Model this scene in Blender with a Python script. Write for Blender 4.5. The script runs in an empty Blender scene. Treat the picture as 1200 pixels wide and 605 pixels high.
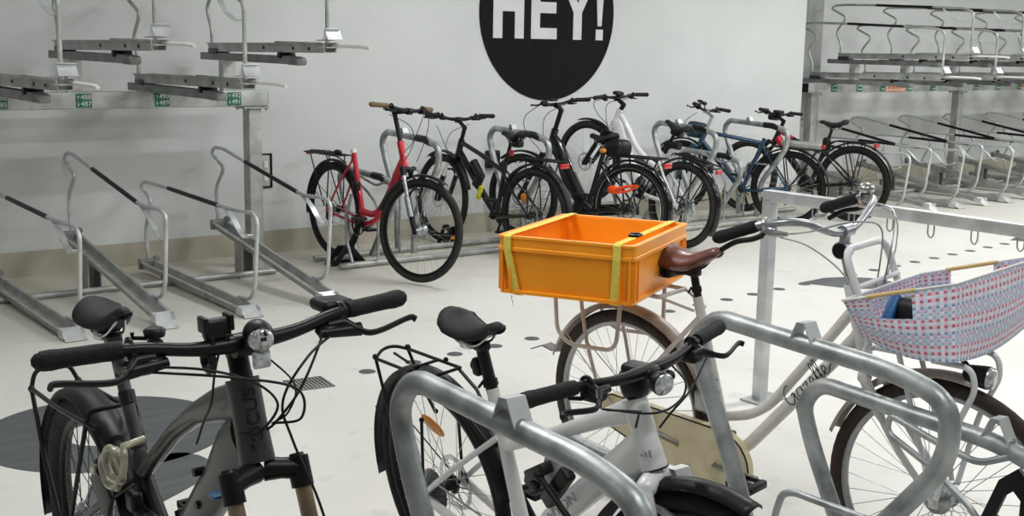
import bpy, math, random
from mathutils import Matrix, Vector
random.seed(7)
PI = math.pi
SC = bpy.context.scene
COL = SC.collection
V = Vector
def R(d): return math.radians(d)

# ------------------------------------------------------------------ materials
def lin(h):
    c = [int(h[i:i+2], 16)/255 for i in (0, 2, 4)]
    return tuple(((x/12.92) if x <= .04045 else ((x+.055)/1.055)**2.4) for x in c)+(1,)
def mat(name, col, rough=.5, metal=0., col2=None, scale=8., bump=0., bscale=None, coat=0., trans=0., detail=4., lo=.35, hi=.65, rvar=0., emit=0., stretch=None):
    m = bpy.data.materials.new(name); m.use_nodes = True
    nt = m.node_tree; b = nt.nodes['Principled BSDF']
    c = lin(col)
    b.inputs['Base Color'].default_value = c
    b.inputs['Roughness'].default_value = rough
    b.inputs['Metallic'].default_value = metal
    if max(c[:3]) < .02 and metal < .5: b.inputs['Specular IOR Level'].default_value = .32
    b.inputs['Coat Weight'].default_value = coat
    b.inputs['Transmission Weight'].default_value = trans
    tc = nt.nodes.new('ShaderNodeTexCoord')
    mp = nt.nodes.new('ShaderNodeMapping'); nt.links.new(tc.outputs['Object'], mp.inputs[0])
    if stretch: mp.inputs['Scale'].default_value = stretch
    n = nt.nodes.new('ShaderNodeTexNoise'); n.inputs['Scale'].default_value = scale; n.inputs['Detail'].default_value = detail
    nt.links.new(mp.outputs[0], n.inputs[0])
    r = nt.nodes.new('ShaderNodeValToRGB')
    r.color_ramp.elements[0].position = lo; r.color_ramp.elements[1].position = hi
    c2 = lin(col2) if col2 else tuple(x*.9 for x in c[:3])+(1,)
    r.color_ramp.elements[0].color = c2; r.color_ramp.elements[1].color = c
    nt.links.new(n.outputs[0], r.inputs[0]); nt.links.new(r.outputs[0], b.inputs['Base Color'])
    if rvar:
        mr = nt.nodes.new('ShaderNodeMapRange'); mr.inputs[3].default_value = rough-rvar; mr.inputs[4].default_value = rough+rvar
        nt.links.new(n.outputs[0], mr.inputs[0]); nt.links.new(mr.outputs[0], b.inputs['Roughness'])
    if bump:
        n2 = nt.nodes.new('ShaderNodeTexNoise'); n2.inputs['Scale'].default_value = bscale or scale*6; n2.inputs['Detail'].default_value = 3
        nt.links.new(mp.outputs[0], n2.inputs[0])
        bp = nt.nodes.new('ShaderNodeBump'); bp.inputs['Strength'].default_value = bump; bp.inputs['Distance'].default_value = .01
        nt.links.new(n2.outputs[0], bp.inputs['Height']); nt.links.new(bp.outputs[0], b.inputs['Normal'])
    if emit:
        b.inputs['Emission Color'].default_value = c; b.inputs['Emission Strength'].default_value = emit
    return m
M = {}
M['galv'] = mat('galvanised_steel', 'bdbfbd', .46, .55, '929592', 9, .05, 60, rvar=.12, lo=.3, hi=.7)
M['galv_big'] = mat('galvanised_tube', 'b4b9b9', .42, .6, '7f8585', 13, .06, 70, rvar=.1, lo=.32, hi=.66, detail=6)
M['galv_dark'] = mat('galvanised_sheet', '8d908e', .5, .5, '707371', 7, .04, 50, rvar=.1)
M['galv_light'] = mat('pale_zinc_sheet', 'cfd2d2', .4, .45, 'b2b6b7', 10, .03, 50)
M['wall'] = mat('white_wall_paint', 'd1d4d3', .85, 0, 'c9cccb', 1.3, .12, 70, lo=.3, hi=.7)
M['band'] = mat('beige_wall_base', 'b4b0a0', .8, 0, 'a5a192', 4, .1, 60)
M['white'] = mat('white_plastic', 'e6e6e2', .35, 0, 'd8d8d3', 10)
M['greyplate'] = mat('grey_switch_plate', 'bcbab0', .5, 0, 'a9a79d', 20)
M['sign'] = mat('black_paint', '0d0f11', .95, 0, '101214', 5, .05, 80)
M['lettering'] = mat('white_lettering', 'd3d5d5', .7, 0, 'cbcdcd', 6)
M['green'] = mat('green_sign', '0f6b4c', .45, 0, '0c5f43', 10)
M['orange_sign'] = mat('pale_orange_sign', 'e9cdbb', .5, 0, 'e0b79c', 30)
M['orange_ink'] = mat('orange_ink', 'd8734a', .5)
M['mark'] = mat('dark_floor_paint', '55595a', .6, 0, '494d4e', 3, .1, 60, stretch=(1, 6, 1))
M['cap'] = mat('dark_floor_disc', '565859', .55, .2, '4a4c4d', 30)
M['black'] = mat('black_plastic', '0c0d0e', .42, 0, '111213', 20)
M['blackm'] = mat('matt_black_metal', '0f1011', .38, .2, '151617', 12)
M['blackg'] = mat('glossy_black_paint', '0a0b0c', .2, .05, '0d0e0f', 12, coat=.4)
M['rubber'] = mat('tyre_rubber', '131313', .75, 0, '1a1a19', 30, .3, 160)
M['rubber_brown'] = mat('brown_tyre_rubber', '3a2c24', .75, 0, '2a211c', 30, .3, 160)
M['rubber_dust'] = mat('dusty_tyre_rubber', '2b2a27', .85, 0, '1d1c1b', 20, .4, 120)
M['grip'] = mat('grip_rubber', '0c0d0d', .7, 0, '121313', 60, .4, 260)
M['tan'] = mat('tan_grip', '7a6444', .7, 0, '5d4b33', 40)
M['steel'] = mat('polished_steel', 'c9cbcd', .22, .95, 'b8babc', 20)
M['alu'] = mat('brushed_aluminium', 'a9adb0', .35, .9, '999da0', 30)
M['spoke'] = mat('spoke_steel', 'b5b7b8', .3, .85)
M['spoke_dark'] = mat('dark_spoke_steel', '2c2d2e', .35, .6)
M['rim_black'] = mat('black_rim', '17181a', .4, .4)
M['rim_alu'] = mat('alloy_rim', 'a3a5a6', .32, .85)
M['focus'] = mat('dark_grey_green_paint', '303533', .36, .1, '2b302e', 8, coat=.25)
M['focus_text'] = mat('black_decal', '1b1d1d', .3)
M['wbike'] = mat('white_bike_paint', 'dcdedd', .3, 0, 'd2d4d4', 6, coat=.4)
M['lgrey'] = mat('light_grey_decal', '9aa0a0', .4)
M['gazw'] = mat('creamy_white_paint', 'd4d3cf', .34, 0, 'c7c5bf', 10, coat=.35)
M['rackcream'] = mat('rosy_cream_paint', 'cfc7be', .4, 0, 'c1b8ae', 14)
M['cream'] = mat('cream_chain_case', 'd6cdaa', .42, 0, 'c6bb95', 14, .05, 60)
M['mudcream'] = mat('cream_mudguard', 'b5aca0', .4, 0, '8d8378', 12)
M['carrierw'] = mat('white_carrier_paint', 'e3e5e6', .28, 0, 'd6d8da', 12, coat=.4)
M['leather'] = mat('brown_leather', '6e3a2a', .38, 0, '54291d', 16, .12, 220, coat=.25)
M['saddle'] = mat('black_saddle_cover', '101112', .6, 0, '151617', 20, .2, 200)
M['red'] = mat('red_bike_paint', 'c4122a', .28, .1, 'b20f25', 10, coat=.5)
M['redlens'] = mat('red_lens', 'c01c22', .2, 0, 'a3151b', 40, coat=.5)
M['amber'] = mat('amber_reflector', 'e0912a', .3, 0, 'c8741c', 120, coat=.4)
M['lens'] = mat('clear_lens', 'd8dcdc', .12, .35, '8d9293', 90, coat=.6)
M['blue'] = mat('petrol_blue_paint', '1b4260', .3, .3, '163750', 10, coat=.5)
M['bluebag'] = mat('dark_blue_fabric', '1e3a4c', .8, 0, '172d3c', 30, .2, 90)
M['bluedev'] = mat('blue_plastic', '1e5c95', .4)
M['crate'] = mat('orange_crate_plastic', 'fba01c', .42, 0, 'f59616', 6)
M['strap'] = mat('yellow_strap', 'ead65c', .7, 0, 'd8c44c', 90, .2, 300)
M['bamboo'] = mat('bamboo_stick', 'd8bf83', .5, 0, 'c7aa6b', 25, stretch=(1, 8, 8))
M['gold'] = mat('brass_fork_leg', '9d8a72', .3, .6, '857462', 20)
M['lockclear'] = mat('smoky_clear_cable', 'b9b59e', .28, 0, '8f8b76', 40, coat=.5, trans=.25)
M['orange'] = mat('bright_orange_plastic', 'f0521a', .4, 0, 'e2450f', 20)
M['yellow'] = mat('yellow_plastic', 'd8d92a', .4, 0, 'c2c31f', 20)
M['battery_silver'] = mat('silver_battery', '9d9c99', .4, .4, '8f8e8b', 10)
M['ceil'] = mat('white_ceiling', 'c9c9c5', .9, 0, 'c0c0bc', 1)
M['lamp'] = mat('lamp_diffuser', 'f4f6f6', .5, emit=6.0)
M['darkgrey'] = mat('dark_grey_metal', '3f4243', .35, .4, '343637', 12)
M['sock'] = mat('white_cable', 'c3c1bb', .45)

def weave_material():
    m = bpy.data.materials.new('woven_paper_strips'); m.use_nodes = True
    nt = m.node_tree; N = nt.nodes; L = nt.links; b = N['Principled BSDF']; b.inputs['Roughness'].default_value = .6
    uv = N.new('ShaderNodeUVMap'); sp = N.new('ShaderNodeSeparateXYZ'); L.new(uv.outputs[0], sp.inputs[0])
    def mth(op, a, bb=None, c=None):
        n = N.new('ShaderNodeMath'); n.operation = op
        for i, q in enumerate((a, bb, c)):
            if q is None: continue
            if isinstance(q, (int, float)): n.inputs[i].default_value = q
            else: L.new(q, n.inputs[i])
        return n.outputs[0]
    u = mth('MULTIPLY', sp.outputs[0], 1/.0105); v = mth('MULTIPLY', sp.outputs[1], 1/.0085)
    ui = mth('FLOOR', u); vi = mth('FLOOR', v); uf = mth('FRACT', u); vf = mth('FRACT', v)
    par = mth('MODULO', mth('ADD', ui, vi), 2.)
    du = mth('ABSOLUTE', mth('SUBTRACT', uf, .5)); dv = mth('ABSOLUTE', mth('SUBTRACT', vf, .5))
    # weft row colour (cycles), warp column colour
    def pick(fac, cols):
        r = N.new('ShaderNodeValToRGB'); r.color_ramp.interpolation = 'CONSTANT'
        e = r.color_ramp.elements
        while len(e) < len(cols): e.new(.5)
        for i, c in enumerate(cols): e[i].position = i/len(cols); e[i].color = lin(c)
        L.new(fac, r.inputs[0]); return r.outputs[0]
    rowf = mth('FRACT', mth('MULTIPLY', mth('ADD', vi, .5), 1/8.))
    colf = mth('FRACT', mth('MULTIPLY', mth('ADD', ui, .5), 1/3.))
    weft = pick(rowf, ['b9c6d8', 'dcd9e4', 'd9929f', 'dcd9e4', 'e3a9b0', 'a9b7d0', 'dcd9e2', 'bfaecb'])
    warp = pick(colf, ['b5d3de', 'dedbe6', 'd6bfd3'])
    mx = N.new('ShaderNodeMix'); mx.data_type = 'RGBA'
    L.new(par, mx.inputs['Factor']); L.new(weft, mx.inputs[6]); L.new(warp, mx.inputs[7])
    # printed dots on the weft where it comes to the front
    dd = mth('SQRT', mth('ADD', mth('MULTIPLY', du, du), mth('MULTIPLY', dv, dv)))
    isd = mth('MULTIPLY', mth('LESS_THAN', dd, .42), mth('MULTIPLY', mth('LESS_THAN', mth('MODULO', ui, 2.), .5), mth('LESS_THAN', mth('MODULO', vi, 2.), .5)))
    dcol = pick(rowf, ['7a8fb3', '9fb4cc', 'c0566a', '8ba0bd', 'cb6b7a', '6f85ad', '94afc0', 'b36d86'])
    mx2 = N.new('ShaderNodeMix'); mx2.data_type = 'RGBA'
    L.new(isd, mx2.inputs['Factor']); L.new(mx.outputs[2], mx2.inputs[6]); L.new(dcol, mx2.inputs[7])
    L.new(mx2.outputs[2], b.inputs['Base Color'])
    bp = N.new('ShaderNodeBump'); bp.inputs['Strength'].default_value = .5; bp.inputs['Distance'].default_value = .002
    hgt = mth('SUBTRACT', 1., mth('MAXIMUM', du, dv)); L.new(hgt, bp.inputs['Height']); L.new(bp.outputs[0], b.inputs['Normal'])
    return m
M['weave'] = weave_material()

def floor_material():
    m = bpy.data.materials.new('pale_sealed_floor'); m.use_nodes = True
    nt = m.node_tree; N = nt.nodes; L = nt.links; b = N['Principled BSDF']
    tc = N.new('ShaderNodeTexCoord')
    n1 = N.new('ShaderNodeTexNoise'); n1.inputs['Scale'].default_value = .9; n1.inputs['Detail'].default_value = 6; L.new(tc.outputs['Object'], n1.inputs[0])
    r1 = N.new('ShaderNodeValToRGB'); r1.color_ramp.elements[0].position = .3; r1.color_ramp.elements[1].position = .62
    r1.color_ramp.elements[0].color = lin('cccbc4'); r1.color_ramp.elements[1].color = lin('d8d7d2'); L.new(n1.outputs[0], r1.inputs[0])
    n2 = N.new('ShaderNodeTexNoise'); n2.inputs['Scale'].default_value = 7; n2.inputs['Detail'].default_value = 8; L.new(tc.outputs['Object'], n2.inputs[0])
    r2 = N.new('ShaderNodeValToRGB'); r2.color_ramp.elements[0].position = .28; r2.color_ramp.elements[1].position = .4
    r2.color_ramp.elements[0].color = lin('c2bfb2'); r2.color_ramp.elements[1].color = (1, 1, 1, 1); L.new(n2.outputs[0], r2.inputs[0])
    mx = N.new('ShaderNodeMix'); mx.data_type = 'RGBA'; mx.blend_type = 'MULTIPLY'; mx.inputs['Factor'].default_value = .28
    L.new(r1.outputs[0], mx.inputs[6]); L.new(r2.outputs[0], mx.inputs[7])
    # floor colour blends to a darker grey-beige towards the wall
    sp = N.new('ShaderNodeSeparateXYZ'); L.new(tc.outputs['Object'], sp.inputs[0])
    ad = N.new('ShaderNodeMath'); ad.operation = 'MULTIPLY_ADD'; L.new(n1.outputs[0], ad.inputs[0]); ad.inputs[1].default_value = 1.2; L.new(sp.outputs[1], ad.inputs[2])
    mr = N.new('ShaderNodeMapRange'); mr.inputs[1].default_value = 6.6; mr.inputs[2].default_value = 8.6; L.new(ad.outputs[0], mr.inputs[0])
    mx2 = N.new('ShaderNodeMix'); mx2.data_type = 'RGBA'; L.new(mr.outputs[0], mx2.inputs['Factor']); L.new(mx.outputs[2], mx2.inputs[6]); mx2.inputs[7].default_value = lin('c2beb0')
    L.new(mx2.outputs[2], b.inputs['Base Color'])
    b.inputs['Roughness'].default_value = .42
    bp = N.new('ShaderNodeBump'); bp.inputs['Strength'].default_value = .06; L.new(n2.outputs[0], bp.inputs['Height']); L.new(bp.outputs[0], b.inputs['Normal'])
    return m
M['floor'] = floor_material()

# ------------------------------------------------------------------ mesh builder
def fillet(pts, r, n=6, closed=False):
    pts = [V(p) for p in pts]; out = []
    N = len(pts)
    for i, p in enumerate(pts):
        if not closed and i in (0, N-1): out.append(p); continue
        a = pts[i-1]-p; b = pts[(i+1) % N]-p
        la, lb = a.length, b.length
        if la < 1e-6 or lb < 1e-6: out.append(p); continue
        rr = r[i] if isinstance(r, (list, tuple)) else r
        rr = min(rr, la*.48, lb*.48)
        A = p+a/la*rr; B = p+b/lb*rr
        for k in range(n+1):
            t = k/n; out.append(A*(1-t)**2+p*2*t*(1-t)+B*t*t)
    return out
def cr(pts, n=6):
    pts = [V(p) for p in pts]; out = []
    P = [pts[0]*2-pts[1]]+pts+[pts[-1]*2-pts[-2]]
    for i in range(1, len(P)-2):
        for k in range(n):
            t = k/n
            out.append(.5*((2*P[i])+(P[i+1]-P[i-1])*t+(2*P[i-1]-5*P[i]+4*P[i+1]-P[i+2])*t*t+(3*P[i]-P[i-1]-3*P[i+1]+P[i+2])*t**3))
    out.append(pts[-1]); return out

class MB:
    def __init__(s): s.v = []; s.f = []; s.sm = []; s.uv = {}
    def add(s, vs, fs, smooth):
        o = len(s.v); s.v += [V(q) for q in vs]
        for f in fs: s.f.append([i+o for i in f]); s.sm.append(smooth)
        return o
    def box(s, c, size, rot=None, taper=1.):
        c = V(c); hx, hy, hz = [q/2 for q in size]
        vs = []
        for z in (-1, 1):
            k = taper if z > 0 else 1
            for x, y in ((-1, -1), (1, -1), (1, 1), (-1, 1)): vs.append(V((x*hx*k, y*hy*k, z*hz)))
        if rot is not None: vs = [rot @ q for q in vs]
        s.add([c+q for q in vs], [(3, 2, 1, 0), (4, 5, 6, 7), (0, 1, 5, 4), (1, 2, 6, 5), (2, 3, 7, 6), (3, 0, 4, 7)], False); return s
    def rbox(s, c, size, r=.01, rot=None, n=3):
        """box with rounded vertical edges and soft top/bottom rims"""
        c = V(c); hx, hy, hz = [q/2 for q in size]; r = min(r, hx*.95, hy*.95, hz*.95)
        def ring(inset, z):
            out = []
            for cx, cy, a0 in ((hx-r, hy-r, 0), (-hx+r, hy-r, 90), (-hx+r, -hy+r, 180), (hx-r, -hy+r, 270)):
                for k in range(n+1):
                    a = R(a0+90*k/n); out.append(V((cx+(r-inset)*math.cos(a), cy+(r-inset)*math.sin(a), z)))
            return out
        rings = [ring(r*(1-math.sin(R(q))), -hz+r*(1-math.cos(R(q)))) for q in (0, 30, 60, 90)]
        rings += [ring(r*(1-math.sin(R(q))), hz-r*(1-math.cos(R(q)))) for q in (90, 60, 30, 0)]
        m = len(rings[0]); vs = [q for rg in rings for q in rg]
        if rot is not None: vs = [rot @ q for q in vs]
        fs = []
        for i in range(len(rings)-1):
            for k in range(m): k2 = (k+1) % m; fs.append((i*m+k, i*m+k2, (i+1)*m+k2, (i+1)*m+k))
        fs.append(tuple(range(m-1, -1, -1))); fs.append(tuple(range((len(rings)-1)*m, len(rings)*m)))
        s.add([c+q for q in vs], fs, True); return s
    def tube(s, pts, r, seg=10, closed=False, caps=True, ref=None, r2=None):
        pts = [V(p) for p in pts]; N = len(pts)
        if N < 2: return s
        rs = r if isinstance(r, (list, tuple)) else [r]*N
        rs2 = (r2 if isinstance(r2, (list, tuple)) else [r2]*N) if r2 is not None else rs
        if len(rs) != N: rs = [rs[0]+(rs[-1]-rs[0])*i/(N-1) for i in range(N)]
        if len(rs2) != N: rs2 = [rs2[0]+(rs2[-1]-rs2[0])*i/(N-1) for i in range(N)]
        T = []
        for i in range(N):
            if closed: t = pts[(i+1) % N]-pts[i-1]
            else: t = pts[min(i+1, N-1)]-pts[max(i-1, 0)]
            T.append(t.normalized() if t.length > 1e-9 else V((0, 0, 1)))
        if ref is not None: side = V(ref)
        else: side = V((0, 1, 0)) if abs(T[0].y) < .8 else V((1, 0, 0))
        vs = []
        for i in range(N):
            if ref is not None: side = V(ref)
            side = (side-T[i]*side.dot(T[i]))
            side = side.normalized() if side.length > 1e-6 else T[i].orthogonal().normalized()
            b = T[i].cross(side)
            for k in range(seg):
                a = 2*PI*k/seg; vs.append(pts[i]+side*(math.cos(a)*rs[i])+b*(math.sin(a)*rs2[i]))
        fs = []
        for i in range(N if closed else N-1):
            j = (i+1) % N
            for k in range(seg): k2 = (k+1) % seg; fs.append((i*seg+k, i*seg+k2, j*seg+k2, j*seg+k))
        s.add(vs, fs, True)
        if caps and not closed:
            s.add(vs[:seg], [tuple(range(seg-1, -1, -1))], False); s.add(vs[-seg:], [tuple(range(seg))], False)
        return s
    def lathe(s, prof, c, axis=(0, 1, 0), seg=20, smooth=True):
        """prof: [(distance along axis, radius)]"""
        ax = V(axis).normalized(); u = ax.orthogonal().normalized(); w = ax.cross(u); c = V(c)
        vs = []
        for d, r in prof:
            for k in range(seg):
                a = 2*PI*k/seg; vs.append(c+ax*d+u*(r*math.cos(a))+w*(r*math.sin(a)))
        fs = []
        for i in range(len(prof)-1):
            for k in range(seg): k2 = (k+1) % seg; fs.append((i*seg+k, i*seg+k2, (i+1)*seg+k2, (i+1)*seg+k))
        s.add(vs, fs, smooth)
        s.add(vs[:seg], [tuple(range(seg-1, -1, -1))], False); s.add(vs[-seg:], [tuple(range(seg))], False)
        return s
    def torus(s, c, Rm, r, axis=(0, 1, 0), N=48, seg=10, r2=None, a0=0, a1=360):
        ax = V(axis).normalized(); u = V((1, 0, 0)); u = (u-ax*u.dot(ax)).normalized(); w = ax.cross(u); c = V(c)
        full = abs(a1-a0) >= 360
        n = N if full else N+1
        pts = [c+u*(Rm*math.cos(R(a0+(a1-a0)*k/N)))+w*(Rm*math.sin(R(a0+(a1-a0)*k/N))) for k in range(n)]
        return s.tube(pts, r, seg, closed=full, ref=ax, r2=r2)
    def ball(s, c, r, seg=12, rot=None):
        c = V(c); rr = r if isinstance(r, (list, tuple)) else (r, r, r); vs = []; n = seg//2
        for i in range(n+1):
            p = PI*i/n
            for k in range(seg):
                a = 2*PI*k/seg; q = V((rr[0]*math.sin(p)*math.cos(a), rr[1]*math.sin(p)*math.sin(a), rr[2]*math.cos(p)))
                vs.append(c+(rot @ q if rot is not None else q))
        fs = []
        for i in range(n):
            for k in range(seg): k2 = (k+1) % seg; fs.append((i*seg+k, (i+1)*seg+k, (i+1)*seg+k2, i*seg+k2))
        s.add(vs, fs, True); return s
    def prism(s, poly, d0, d1, fn):
        """poly: list of (a,b); fn(a,b,d) -> xyz ; extruded between d0 and d1"""
        n = len(poly); A = [V(fn(a, b, d0)) for a, b in poly]; B = [V(fn(a, b, d1)) for a, b in poly]
        s.add(A+B, [tuple(range(n-1, -1, -1)), tuple(range(n, 2*n))]+[(i, (i+1) % n, n+(i+1) % n, n+i) for i in range(n)], False); return s
    def strip(s, pts, w, t, side=(0, 1, 0)):
        """flat band of width w (along side) and thickness t following pts"""
        pts = [V(p) for p in pts]; sd = V(side).normalized(); N = len(pts); vs = []
        for i in range(N):
            tg = (pts[min(i+1, N-1)]-pts[max(i-1, 0)]).normalized(); nn = tg.cross(sd).normalized()
            for a, b in ((-1, -1), (1, -1), (1, 1), (-1, 1)): vs.append(pts[i]+sd*(a*w/2)+nn*(b*t/2))
        fs = [(3, 2, 1, 0), tuple(4*(N-1)+k for k in range(4))]
        for i in range(N-1):
            for k in range(4): k2 = (k+1) % 4; fs.append((4*i+k, 4*i+k2, 4*i+4+k2, 4*i+4+k))
        s.add(vs, fs, False); return s
    def loft(s, rings, smooth=True, cap=True, closed=True):
        m = len(rings[0]); vs = [V(q) for rg in rings for q in rg]; fs = []
        for i in range(len(rings)-1):
            for k in range(m if closed else m-1): k2 = (k+1) % m; fs.append((i*m+k, i*m+k2, (i+1)*m+k2, (i+1)*m+k))
        if cap: fs += [tuple(range(m-1, -1, -1)), tuple(range((len(rings)-1)*m, len(rings)*m))]
        s.add(vs, fs, smooth); return s
    def xf(s, mtx):
        s.v = [mtx @ q for q in s.v]; return s
def obj(name, mb, m, parent=None, label=None):
    me = bpy.data.meshes.new(name)
    me.from_pydata([tuple(q) for q in mb.v], [], mb.f); me.update()
    me.polygons.foreach_set('use_smooth', mb.sm)
    if mb.uv:
        ul = me.uv_layers.new(name='UVMap')
        for p in me.polygons:
            for li, vi in zip(p.loop_indices, p.vertices): ul.data[li].uv = mb.uv.get((p.index, vi), (0, 0))
    me.materials.append(M[m] if isinstance(m, str) else m)
    o = bpy.data.objects.new(name, me); COL.objects.link(o)
    if parent: o.parent = parent
    if label: o['label'] = label
    return o
def tag(o, label, cat, group=None, kind=None):
    if label: o['label'] = label
    if cat: o['category'] = cat
    if group: o['group'] = group
    if kind: o['kind'] = kind
    return o
def thing(name, label, cat, mtx=None, group=None):
    o = bpy.data.objects.new(name, None); o.empty_display_size = .1; COL.objects.link(o)
    if mtx is not None: o.matrix_world = mtx
    return tag(o, label, cat, group)
def struct(name, mb, m):
    return tag(obj(name, mb, m), None, None, kind='structure')
def copy_tree(o, parent=None):
    c = o.copy(); COL.objects.link(c)
    if parent: c.parent = parent
    for ch in [x for x in COL.objects if x.parent == o]: copy_tree(ch, c)
    return c
def text_mb(txt, size, mtx, depth=.0006, sx=1.):
    cu = bpy.data.curves.new('t', 'FONT'); cu.body = txt; cu.size = size; cu.extrude = depth; cu.align_x = 'CENTER'; cu.align_y = 'CENTER'
    to = bpy.data.objects.new('t', cu); COL.objects.link(to)
    dg = bpy.context.evaluated_depsgraph_get(); me = bpy.data.meshes.new_from_object(to.evaluated_get(dg))
    mb = MB(); mb.add([mtx @ V((q.co.x*sx, q.co.y, q.co.z)) for q in me.vertices], [tuple(p.vertices) for p in me.polygons], False)
    bpy.data.objects.remove(to); bpy.data.curves.remove(cu); bpy.data.meshes.remove(me)
    return mb
def T(x, y, z): return Matrix.Translation((x, y, z))
def RX(d): return Matrix.Rotation(R(d), 4, 'X')
def RY(d): return Matrix.Rotation(R(d), 4, 'Y')
def RZ(d): return Matrix.Rotation(R(d), 4, 'Z')

# ------------------------------------------------------------------ room
WY = 8.34      # face of the wall behind the bicycles
WY2 = 9.15     # face of the set-back wall behind the right-hand racks
PX0 = 10.37; PX1 = 11.43; PX2 = 11.07
CH = 3.3
struct('floor', MB().box((9, 2.5, -.1), (30, 17, .2)), 'floor')
struct('wall_back', MB().box(((PX0-6)/2, WY+.1, CH/2), (PX0+6, .2, CH)).box((PX0-.1, (WY+WY2)/2+.1, CH/2), (.2, WY2-WY-.2, CH)), 'wall')
struct('wall_right', MB().box((17.1, WY2+.1, CH/2), (13.9, .2, CH)), 'wall')
struct('wall_left', MB().box((-6.1, 1.4, CH/2), (.2, 14.2, CH)), 'wall')
struct('wall_front', MB().box((9, -6.1, CH/2), (30, .2, CH)), 'wall')
struct('wall_end', MB().box((24.1, 1.5, CH/2), (.2, 15.4, CH)), 'wall')
struct('ceiling', MB().box((9, 1.5, CH+.1), (30.4, 15.6, .2)), 'ceil')
struct('baseboard_back', MB().box(((PX0-6)/2, WY-.004, .085), (PX0+6, .012, .17)), 'band')
struct('baseboard_right', MB().box((17.2, WY2-.004, .085), (13.6, .012, .17)), 'band')
pc = MB().rbox(((PX2+PX1)/2, WY2-.10, CH/2), (PX1-PX2, .22, CH), .012)
struct('trim_pillar', pc, mat('weathered_concrete', 'a7a9a7', .7, .1, '8e918f', 5, .2, 40, stretch=(1, 1, .35)))

# round black wall sign with HEY!
hx, hz, hr = 6.875, 1.88, .758
sg = thing('wall_sign', 'big round black sign reading HEY! painted high on the white wall', 'sign', T(hx, WY-.002, hz))
poly = [(hr*math.cos(2*PI*k/96), hr*math.sin(2*PI*k/96)) for k in range(96)]
obj('disc', MB().prism(poly, 0, .006, lambda a, b, d: (a, -d, b)), 'sign', sg)
def letter(polys, x0, name):
    mb = MB()
    for pl in polys: mb.prism([(x0+a, -.225+b) for a, b in pl], .006, .009, lambda a, b, d: (a, -d, b))
    obj('letter', mb, 'lettering', sg)
t_ = .098; H_ = .56
def rect(a, b, c, d): return [(a, b), (c, b), (c, d), (a, d)]
letter([rect(0, 0, t_, H_), rect(.232, 0, .232+t_, H_), rect(t_, .227, .232, .325)], -.615, 'H')
letter([rect(0, 0, t_, H_), rect(t_, 0, .29, .095), rect(t_, .223, .28, .318), rect(t_, H_-.1, .29, H_)], -.205, 'E')
letter([rect(.125, 0, .125+t_, .237), [(.125, .237), (.125+t_, .237), (.401, H_), (.286, H_), (.174, .317), (.062, H_), (-.053, H_)]], .15, 'Y')
letter([rect(.0, 0, .085, .095), [(.02, .125), (.066, .125), (.095, H_), (-.010, H_)]], .545, '!')

# pale box on the wall by the rack post, dark socket between the bikes
t = thing('switch_box', 'narrow pale grey switch box on the wall right of the left rack post', 'switch', T(4.14, WY, .63))
obj('back_plate', MB().box((0, -.006, 0), (.1, .012, .26)), 'black', t)
obj('cover', MB().rbox((-.012, -.018, 0), (.07, .02, .235), .008), 'greyplate', t)
for q in (-.05, .05): obj('switch', MB().rbox((-.012, -.03, q), (.035, .008, .05), .003), 'white', t)
t = thing('wall_socket', 'small black socket box on the wall behind the black bike with green lock', 'socket', T(6.26, WY, .63))
obj('housing', MB().rbox((0, -.03, 0), (.13, .06, .15), .012), 'black', t)
obj('lid', MB().rbox((0, -.064, .01), (.1, .012, .1), .005), 'blackm', t)

# floor marks
def flatpoly(pts, z0=.0, z1=.0018):
    return MB().prism(pts, z0, z1, lambda a, b, d: (a, b, d))
def arcpts(c, r, n=64, a0=0, a1=360, ry=None):
    return [(c[0]+r*math.cos(R(a0+(a1-a0)*k/n)), c[1]+(ry or r)*math.sin(R(a0+(a1-a0)*k/n))) for k in range(n if abs(a1-a0) == 360 else n+1)]
ring = MB(); n = 72; c0 = (1.64, 4.80); c1 = (1.60, 4.77)
for k in range(n):
    a, b = 2*PI*k/n, 2*PI*(k+1)/n
    o4 = [(c0[0]+.5*math.cos(a), c0[1]+.5*math.sin(a)), (c0[0]+.5*math.cos(b), c0[1]+.5*math.sin(b)), (c1[0]+.13*math.cos(b), c1[1]+.15*math.sin(b)), (c1[0]+.13*math.cos(a), c1[1]+.15*math.sin(a))]
    ring.prism(o4, 0, .0018, lambda p, q, d: (p, q, d))
tag(obj('floor_marking', ring, 'mark'), 'large dark round marking with a pale hole painted on the floor at left', 'floor marking')
pl = [(1.83, 4.30), (1.84, 4.24), (1.70, 4.02), (1.62, 3.97), (1.30, 3.78), (1.2, 3.85), (1.38, 4.22), (1.5, 4.34), (1.72, 4.40), (1.8, 4.36)]
tag(obj('floor_marking', flatpoly(pl[::-1]), 'mark'), 'rounded dark floor marking below the large round one, behind the grey e-bike', 'floor marking')
pl = [(6.70, 5.31), (6.80, 5.05), (6.90, 4.93), (7.10, 4.80), (7.3, 4.9), (7.28, 5.15), (7.15, 5.27), (7.0, 5.33)]
tag(obj('floor_marking', flatpoly(pl), 'mark'), 'dark pointed floor marking behind the swept silver handlebar', 'floor marking')
tag(obj('floor_marking', flatpoly([(9.85, 5.56), (10.05, 5.36), (10.5, 5.5), (10.4, 5.75)]), 'mark'), 'dark floor marking at the right edge beyond the row of discs', 'floor marking')
d0 = V((3.006, 4.989, 0)); d1 = V((9.941, 5.498, 0))
disc = MB(); disc.lathe([(0, .042), (.0015, .042), (.0028, .039)], (0, 0, 0), (0, 0, 1), 24)
dproto = None
dist = [0, .37, .73, 1.08, 1.44, 1.8, 2.17, 2.52, 2.88, 3.22, 3.5, 3.81, 4.1, 4.38, 4.67, 4.95, 5.2, 5.46, 5.70, 5.98, 6.21, 6.43, 6.62, 6.79, 6.955]
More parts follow.
